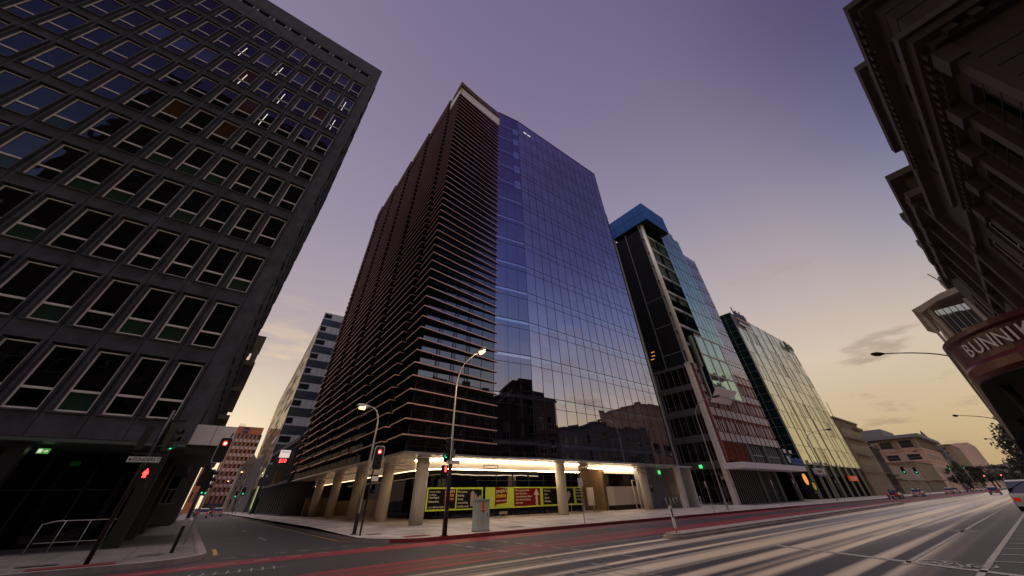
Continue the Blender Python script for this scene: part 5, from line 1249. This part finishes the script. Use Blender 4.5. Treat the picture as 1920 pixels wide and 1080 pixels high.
def namesign(t, c, ux, txt_, w_=1.0, h=.22):
    c = Vector(c); ux = Vector(ux).normalized(); uz = Vector((0, 0, 1)); un = ux.cross(uz); b = MB()
    p = lambda x, z, o=0: c + ux * x + uz * z + un * o
    b.extr([p(0, 0), p(w_, 0), p(w_, h), p(0, h)], -un * .03, 0)
    for q in ((0, 0, w_, .015), (0, h - .015, w_, h), (0, .015, .015, h - .015), (w_ - .015, .015, w_, h - .015)): b.extr([p(q[0] + .008, q[1], .004), p(q[2] - .008, q[1], .004), p(q[2] - .008, q[3], .004), p(q[0] + .008, q[3], .004)], -un * .003, 1)
    b.addtext(txt_, p(.16, h * .25, .006), ux, uz, h * .78, 1, .002, space=.95); b.extr([p(.05, h * .3, .006), p(.12, h * .3, .006), p(.12, h * .62, .006), p(.05, h * .62, .006)], un * .003, 1)
    return t.part('street_name_sign', b, ['white', 'black'])
# near-left pole
t = Thing('traffic_signal', 'traffic signal with street name sign and red man, before the dark tower', 'traffic signal', (-2.08, 21.52, .15))
pole(t, -2.08, 21.52, 4.9, .075); namesign(t, (-2.62, 21.36, 3.02), (1, -.03, 0), 'FLINDERS ST', .98, .21)
pedhead(t, (-1.86, 21.40, 2.55), -8); lantern(t, (-1.60, 21.5, 3.85), 62, 'green', .85, False); lantern(t, (-2.5, 21.5, 3.85), 185, None, .85, False); lantern(t, (-1.95, 21.8, 4.05), 150, None, .85, False)
b = MB(); b.box(-2.6, 21.47, 4.5, -1.5, 21.57, 4.56); b.box(-2.6, 21.47, 3.3, -1.5, 21.57, 3.35); b.tube([(-1.95, 21.52, 4.6), (-1.85, 21.5, 5.1)], .03, 8); t.part('bracket', b, 'black')
t = Thing('traffic_signal', 'traffic signal showing red on a thin grey pole, by the pale awning', 'traffic signal', (.62, 28.53, .15))
pole(t, .5, 28.53, 4.0, .035, 'steel'); lantern(t, (.30, 28.35, 4.18), -3, 'red', 1.0)
b = MB(); b.tube([(.42, 28.5, 4.8), (.48, 28.5, 5.05)], .04, 8); t.part('cap', b, 'black')
t = Thing('traffic_signal', 'black traffic signal pole with its lights turned away, on the left paving', 'traffic signal', (.13, 23.83, .15))
pole(t, .13, 23.83, 3.2, .065); lantern(t, (.05, 23.95, 2.75), 165, None, .8, False); lantern(t, (.3, 23.8, 2.6), 80, None, .8, False)
b = MB(); b.box(.05, 23.74, 1.0, .2, 23.78, 1.25, 1); t.part('push_button', b, ['black', 'steel'])
t = Thing('traffic_signal', 'traffic signal showing red on the far kerb corner, beside the lit side-street lamp', 'traffic signal', (8.13, 24.65, .15))
pole(t, 8.13, 24.65, 4.35, .055); lantern(t, (8.25, 24.55, 3.76), -6, 'red', 1.0)
b = MB(); b.box(7.9, 24.5, 2.85, 8.45, 24.62, 2.92); b.box(8.05, 24.6, 1.0, 8.21, 24.64, 1.25); b.box(8.1, 24.5, 2.6, 8.5, 24.54, 2.85, 1); t.part('bracket', b, ['black', 'white'])
t = Thing('traffic_signal', 'traffic signal with green light and street name sign, under the tall lit lamp', 'traffic signal', (11.4, 21.0, .15))
b = MB(); b.tube([(11.4, 20.9, .15), (11.4, 20.9, 4.6)], .105, 14); t.part('pole', b, 'black', smooth=True)
lantern(t, (11.12, 20.9, 3.98), -78, 'green'); pedhead(t, (11.12, 20.95, 2.9), 12); namesign(t, (11.05, 20.72, 3.28), (1, -.1, 0), 'FLINDERS ST', .80, .16)
b = MB(); b.box(11.3, 20.7, .95, 11.4, 20.8, 1.2); b.box(11.5, 20.85, 3.6, 11.62, 20.95, 4.0, 1); t.part('push_button', b, ['black', 'b2_band'])
# pale green cabinet
t = Thing('electrical_cabinet', 'pale green electrical cabinet with an orange sticker on the kerb', 'cabinet', (14.1, 21.6, .15))
b = MB(); b.box(13.72, 21.42, .24, 14.62, 21.92, 1.58); t.part('body', b, 'cab'); b = MB(); b.box(13.68, 21.38, 1.58, 14.66, 21.96, 1.64); t.part('lid', b, 'cab')
b = MB(); b.box(13.7, 21.4, .1, 14.64, 21.94, .24); t.part('base', b, 'kerb'); b = MB(); b.box(14.02, 21.405, 1.05, 14.27, 21.42, 1.5); b.box(14.05, 21.40, 1.42, 14.23, 21.404, 1.45, 1); b.box(14.06, 21.40, 1.34, 14.22, 21.404, 1.37, 1); b.box(14.10, 21.40, 1.20, 14.18, 21.404, 1.29, 1); b.box(14.04, 21.40, 1.07, 14.25, 21.404, 1.12, 1); t.part('sticker', b, ['orange', 'black'])
b = MB(); b.box(14.14, 21.412, .3, 14.15, 21.42, 1.04); b.box(14.45, 21.40, .85, 14.48, 21.42, 1.0); t.part('door_seam', b, 'greyb')
# parking signs
def psign(x, y, h, lab, n=2):
    t = Thing('parking_sign', lab, 'parking sign', (x, y, .15), 'parking signs along the kerb'); b = MB(); b.tube([(x, y, .14), (x, y, h)], .025, 8); t.part('pole', b, 'steel', smooth=True)
    for k in range(n): b = MB(); b.box(x - .24 + k * .26, y - .06, h - .5, x - .02 + k * .26, y - .04, h - .02); b.addtext('P', (x - .22 + k * .26, y - .062, h - .2), (1, 0, 0), (0, 0, 1), .13, 1, .001); b.box(x - .2 + k * .26, y - .062, h - .36, x - .06 + k * .26, y - .06, h - .33, 1); t.part('plate', b, ['white', 'lane_trail_red'])
psign(22.35, 20.95, 2.72, 'twin parking sign on a thin pole in front of the steel handrails')
psign(41.0, 21.1, 2.6, 'parking sign beside the steel bollards, before the dark side wall of the louvred tower', 1)
psign(58.8, 21.5, 2.8, 'parking sign before the white canopy, the nearer one', 1); psign(68.0, 22.0, 3.0, 'parking sign before the white canopy, the farther one', 1); psign(88.5, 22.2, 3.0, 'parking sign at the foot of the green glass block', 1)
# bollards
b0 = None
for k, x in enumerate((48.0, 48.9, 49.7, 50.5, 51.3, 52.1, 53.0, 53.9, 54.7, 55.6, 56.5)):
    b = MB(); b.tube([(0, 0, 0), (0, 0, 1.08), (0, 0, 1.1)], [.075, .075, .05], 12)
    if k == 0: bm_ = b.mesh('bollard', 'bright_steel', smooth=True)
    o = bpy.data.objects.new('bollard', bm_); COL.objects.link(o); o.location = (x, 30.5, .27); tag(o, 'polished steel bollard in the row before the garage door and the louvred tower', 'bollard', 'steel bollards')
# handrails
for k, x in enumerate((31.6, 33.5, 35.1)):
    t = Thing('handrail', f'polished steel handrail by the shop steps, {("left", "middle", "right")[k]} one of three', 'handrail', (x, 32, .25), 'steel handrails by the steps')
    b = MB(); b.tube([(x + .0, 31.2, .25), (x + .0, 31.2, 1.2)], .03, 8); t.part('post', b, 'bright_steel', smooth=True)
    b = MB(); b.tube([(x, 31.2, 1.2), (x + .55, 31.8, 1.1), (x + 1.1, 32.3, .85), (x + 1.1, 32.3, .3)], .026, 8); t.part('rail', b, 'bright_steel', smooth=True)
    b = MB(); b.tube([(x + .05, 31.3, .75), (x + 1.0, 32.2, .5)], .018, 8); t.part('lower_rail', b, 'steel', smooth=True)
# hanging frames under the soffit
for k, (x, y) in enumerate(((19.6, 29.8), (42.2, 29.7), (12.6, 33), (12.6, 52))):
    t = Thing('hanging_sign_frame', ('empty steel sign frame hanging under the soffit, over the lime posters', 'empty steel sign frame hanging by the right hand column', 'empty sign frame hanging over the side street corner', 'empty dark sign frame hanging far down the side street arcade')[k], 'sign frame', (x, y, 4))
    b = MB(); b.box(x, y, 3.72, x + 1.6, y + .06, 3.78); b.box(x, y, 3.98, x + 1.6, y + .06, 4.04); b.box(x, y, 3.78, x + .06, y + .06, 3.98); b.box(x + 1.54, y, 3.78, x + 1.6, y + .06, 3.98); t.part('frame', b, 'steel')
    b = MB(); b.tube([(x + .5, y + .03, 4.04), (x + .5, y + .03, 4.5)], .02, 6); b.tube([(x + 1.1, y + .03, 4.04), (x + 1.1, y + .03, 4.5)], .02, 6); t.part('hanger', b, 'steel')
t = Thing('small_easel_sign', 'small pale board on two legs standing before the maroon logo poster', 'board', (23.6, 31.2, .2))
b = MB(); b.box(22.6, 31.5, .55, 23.5, 31.54, .75); t.part('board', b, 'cream'); b = MB(); b.box(22.68, 31.5, .25, 22.73, 31.54, .55); b.box(23.3, 31.5, .25, 23.35, 31.54, .55); t.part('leg', b, 'steel')
# median island and its posts
b = MB(); n = 14
pts = [(18.2 + .75 - .75 * math.cos(R(a)), 11.95 + .62 * math.sin(R(a))) for a in range(-90, 91, 20)]
pl = [(18.95 - .7 * math.cos(R(a)), 11.95 + .6 * math.sin(R(a))) for a in range(-90, 91, 15)] + [(74, 13.6), (74, 12.5)]
b.prism(pl, 0, .11); pl2 = [(p[0] + (.14 if p[0] < 19.2 else 0), 11.95 + (p[1] - 11.95) * .8 if p[0] < 20 else p[1] + (-.13 if p[1] > 13 else .13)) for p in pl]; b.prism(pl2, .11, .19)
single('median_island', b, 'kerb', 'raised stone traffic island with a rounded nose in the middle of the main street', 'traffic island')
def keep(x, y, h, lab):
    t = Thing('island_post', lab, 'island post', (x, y, .18)); b = MB(); b.tube([(x, y, .18), (x, y, h * .35)], .035, 8); t.part('pole', b, 'ypaint', smooth=True)
    b = MB(); b.box(x - .10, y - .02, h * .3, x + .10, y + .02, h); t.part('plate', b, 'white'); b = MB(); b.box(x - .05, y - .03, h * .62, x + .04, y - .02, h * .93); t.part('arrow_panel', b, 'black')
keep(18.95, 11.9, 1.18, 'white reflective marker post on the nose of the traffic island')
keep(72.5, 13.2, 1.4, 'white keep-left sign on the far end of the traffic island')

# ================================================================== vehicles
def car(name, label, loc, heading, paint, kind='sedan', group=None):
    L_, Wd, H_ = (4.6, 1.8, 1.45) if kind == 'sedan' else (4.6, 1.85, 1.95)
    t = Thing(name, label, 'car' if kind == 'sedan' else 'van', loc, group); x0 = -L_ / 2; hw = Wd / 2
    if kind == 'sedan':
        prof = [(0, .28), (0, .62), (.06, .82), (.9, .92), (1.05, .95), (3.55, .92), (4.4, .78), (4.58, .55), (4.6, .28)]; cab = [(.75, .93), (1.35, 1.38), (1.9, 1.45), (2.6, 1.42), (3.5, .92)]
    else:
        prof = [(0, .3), (0, .9), (.03, 1.1), (3.7, 1.1), (4.35, .95), (4.58, .7), (4.6, .3)]; cab = [(.05, 1.1), (.25, 1.85), (.5, 1.95), (2.9, 1.92), (3.8, 1.1)]
    def ring(pr, w0, w1, zsplit): return pr
    b = MB(); n = len(prof); i = 0
    for s in (-1, 1):
        b.v += [(x0 + x, s * (hw - (.06 if z < .4 else 0) - (.05 if z > .85 else 0)), z) for x, z in prof]
    b.f += [tuple(range(n)), tuple(reversed(range(n, 2 * n)))]; b.m += [0, 0]
    for k in range(n): b.f.append((k, n + k, n + (k + 1) % n, (k + 1) % n)); b.m.append(0)
    def P(name_, mb, m, parent=None, sm=False):
        o = bpy.data.objects.new(name_, mb.mesh(name_, m, smooth=sm)); COL.objects.link(o); o.parent = parent or t.e; return o
    body = P('body', b, paint)
    b = MB(); n = len(cab)
    for s in (-1, 1): b.v += [(x0 + x, s * (hw - .08 - (z - .92) * .28), z) for x, z in cab]
    b.f += [tuple(range(n)), tuple(reversed(range(n, 2 * n)))]; b.m += [0, 0]
    for k in range(n): b.f.append((k, n + k, n + (k + 1) % n, (k + 1) % n)); b.m.append(1 if k in ((1, 2) if kind == 'sedan' else (1, 2)) else 0)
    P('cabin', b, ['car_glass', paint])
    b = MB()
    for s in (-1, 1):
        for xx in ((1.9, 2.75) if kind == 'sedan' else (1.5, 2.9)): b.box(x0 + xx, s * (hw - .1) - .02, .92, x0 + xx + .06, s * (hw - .22) + .02, 1.40 if kind == 'sedan' else 1.9)
    P('door_pillar', b, paint)
    for xx in (.85, 3.75):
        for s in (-1, 1):
            b = MB(); b.tube([(x0 + xx, s * (hw - .20), .33), (x0 + xx, s * (hw + .01), .33)], .33, 20); w_ = P('wheel', b, 'tyre')
            b = MB(); b.tube([(x0 + xx, s * (hw - .02), .33), (x0 + xx, s * (hw + .02), .33)], .2, 14); P('rim', b, 'rim', w_)
    for s in (-1, 1):
        b = MB(); b.box(x0 - .02, s * .5 - .18 + s * .15, .62, x0 + .05, s * .5 + .18 + s * .15, .82); P('tail_light', b, 'tail')
        b = MB(); b.box(x0 + L_ - .12, s * .5 - .18 + s * .12, .58, x0 + L_ + .0, s * .5 + .18 + s * .12, .72); P('headlight', b, 'head')
    b = MB(); b.box(x0 - .03, -.26, .45, x0 + .0, .26, .57); P('number_plate', b, 'white')
    t.e.rotation_euler = (0, 0, heading); return t
K['car_red'] = mat('dark_red_car_paint', (.10, .015, .015), .25, .2, coat=1); K['car_silver'] = mat('silver_car_paint', (.45, .42, .40), .3, .6, coat=1)
K['car_white'] = mat('white_car_paint', (.62, .58, .56), .25, coat=1); K['car_blue'] = mat('dark_blue_car_paint', (.03, .035, .10), .25, .3, coat=1); K['car_dark'] = mat('black_car_paint', (.02, .02, .022), .25, coat=1)
car('parked_car', 'dark red car parked at the kerb before the sandstone building', (113, 19.7, 0), 0, 'car_red')
car('parked_car', 'silver car parked behind the dark red one', (138, 19.7, 0), 0, 'car_silver')
car('parked_car', 'silver car farther along, before the pink office block, with another beside it', (190, 19.7, 0), 0, 'car_silver')
car('parked_car', 'white car at the far kerb, ahead of the farther silver car', (203, 19.5, 0), 0, 'car_white')
car('car', 'dark blue car driving away in the distance', (150, 8.2, 0), 0, 'car_blue')
car('white_van', 'white van with dark windows at the right edge of the road', (54.5, 1.35, 0), 0, 'car_white', 'van')
for k, (x, y, p, lb) in enumerate(((2.6, 104, 'car_white', 'white car stopped deep in the side street'), (2.4, 126, 'car_dark', 'black car behind the white one in the side street'), (5.6, 118, 'car_silver', 'silver car in the right lane deep in the side street'), (2.6, 150, 'car_red', 'dark red car at the far end of the side street'), (6.2, 150, 'car_dark', 'black car at the far end of the side street'))):
    car('car', lb, (x, y, 0), math.pi / 2, p)
for k, x in enumerate((230, 245, 262, 280, 300, 330)):
    car('parked_car', 'small distant car in the line at the far end of the street', (x, 19.6 if k % 2 else 6.2, 0), 0, ('car_white', 'car_dark', 'car_silver')[k % 3], group='distant cars')
# distant signals
def dist_signal(x, y, h, face, lit, lab, grp):
    t = Thing('traffic_signal', lab, 'traffic signal', (x, y, .15), grp); pole(t, x, y, h - .6, .08, 'steel'); lantern(t, (x, y - .1, h), face, lit, 1.35)
dist_signal(150, 21.6, 5.4, -70, 'green', 'distant traffic signal showing green by the silver car, nearer of two', 'green signals down the main street')
dist_signal(168, 21.6, 5.6, -70, 'green', 'distant traffic signal showing green by the pink block, farther of two', 'green signals down the main street')
dist_signal(250, 21.4, 8, -80, 'green', 'far green signal below the church spire, left one', 'far signals below the spire')
dist_signal(290, 20, 9, -80, 'green', 'far green signal below the church spire, right one', 'far signals below the spire')
dist_signal(262, 14, 4.5, -80, 'red', 'far red signal in the road, left one', 'far red signals')
dist_signal(282, 10, 4.8, -80, 'red', 'far red signal in the road, right one', 'far red signals')
for x, y, l_ in ((.9, 100, 'green'), (1.6, 103, 'green'), (8.6, 112, 'green'), (9.2, 140, 'green')): dist_signal(x, y, 4.2, 0, l_, 'tiny green signal deep in the side street', 'green signals deep in the side street')
# bicycles hoops
for k, (x, y) in enumerate(((10.2, 92), (10.0, 112))):
    b = MB(); pr_ = [(x, y + .45 * math.cos(R(a)), .8 + .45 * math.sin(R(a))) for a in range(0, 361, 24)]; b.tube(pr_, .05, 8); b.box(x - .05, y - .45, .76, x + .05, y + .45, .84); b.tube([(x, y, .15), (x, y, .4)], .05, 8)
    single('bike_hoop', b, 'sign_green', f'round green bicycle hoop on the side street footpath, {("nearer", "farther")[k]} one', 'bicycle hoop')
b = MB(); b.tube([(10.6, 104.5, .2), (10.6, 104.5, 8)], .42, 18); single('green_column', b, 'green_glass', 'pale green round column at the foot of the striped building', 'column')

# ================================================================== trees
def tree(name, label, loc, h, r_, seed, group=None, n=2600, trunk=.35, leaf=.22):
    rr = random.Random(seed); t = Thing(name, label, 'tree', loc, group); x, y, z = loc; b = MB()
    top = Vector((x, y, z + h * .55)); b.tube([(x, y, z), (x + .1, y, z + h * .25), tuple(top)], [trunk, trunk * .75, trunk * .4], 10)
    cl = []
    for k in range(22):
        a = rr.uniform(0, 6.28); u = rr.uniform(-.75, 1); s = math.sqrt(max(.05, 1 - u * u)); q = Vector((math.cos(a) * s * r_ * rr.uniform(.45, .95), math.sin(a) * s * r_ * rr.uniform(.45, .95), u * h * .34)); c = Vector((x, y, z + h * .66)) + q; cl.append((c, rr.uniform(.22, .42) * r_))
        if k < 12: st = Vector((x, y, z + h * rr.uniform(.25, .5))); b.tube([tuple(st), tuple(st.lerp(c, .5) + Vector((0, 0, .2))), tuple(c)], [trunk * .35, trunk * .22, .02], 6)
    t.part('trunk', b, 'bark', smooth=True); b = MB()
    for k in range(n):
        c, cr = rr.choice(cl); d = Vector((rr.gauss(0, 1), rr.gauss(0, 1), rr.gauss(0, .8))).normalized() * cr * rr.uniform(.3, 1.15); p = c + d
        u = Vector((rr.gauss(0, 1), rr.gauss(0, 1), rr.gauss(0, 1))).normalized(); v = u.orthogonal().normalized(); s = leaf * rr.uniform(.6, 1.5)
        b.quad(p - u * s - v * s * .35, p + u * s * .1 - v * s * .6, p + u * s, p + u * s * .1 + v * s * .6)
    t.part('crown', b, 'leaf'); return t
tree('street_tree', 'dark leafy street tree reaching out beyond the verandahs at the right edge', (84, -2.2, .15), 8.4, 3.4, 4, n=5200, leaf=.17)
src = tree('street_tree', 'dark rounded tree in the avenue at the far end of the street', (104, -1.2, .15), 8, 3.4, 9, 'avenue trees on the right', n=2200)
for k, (x, y, s) in enumerate(((122, -1.4, .9), (145, -.8, .95), (175, -1.5, 1.0), (215, -1, 1.05), (265, -2, 1.2), (330, -1, 1.3), (420, 0, 1.5))): copy_tree(src.e, (x, y, .15), k * 1.3, scale=s, label='dark rounded tree in the avenue at the far end of the street')
for k, (x, y, s) in enumerate(((300, 25, 1.1), (330, 24.5, 1.1), (365, 25, 1.3), (400, 24.5, 1.3), (440, 26, 1.5), (480, 24, 1.6), (530, 24, 1.8), (590, 22, 2.0), (640, 14, 1.8), (700, 5, 2.0), (690, 20, 2.2))):
    copy_tree(src.e, (x, y, .15), k * .9, scale=s, label='dark tree in the far row below the spire', group='far trees on the left')
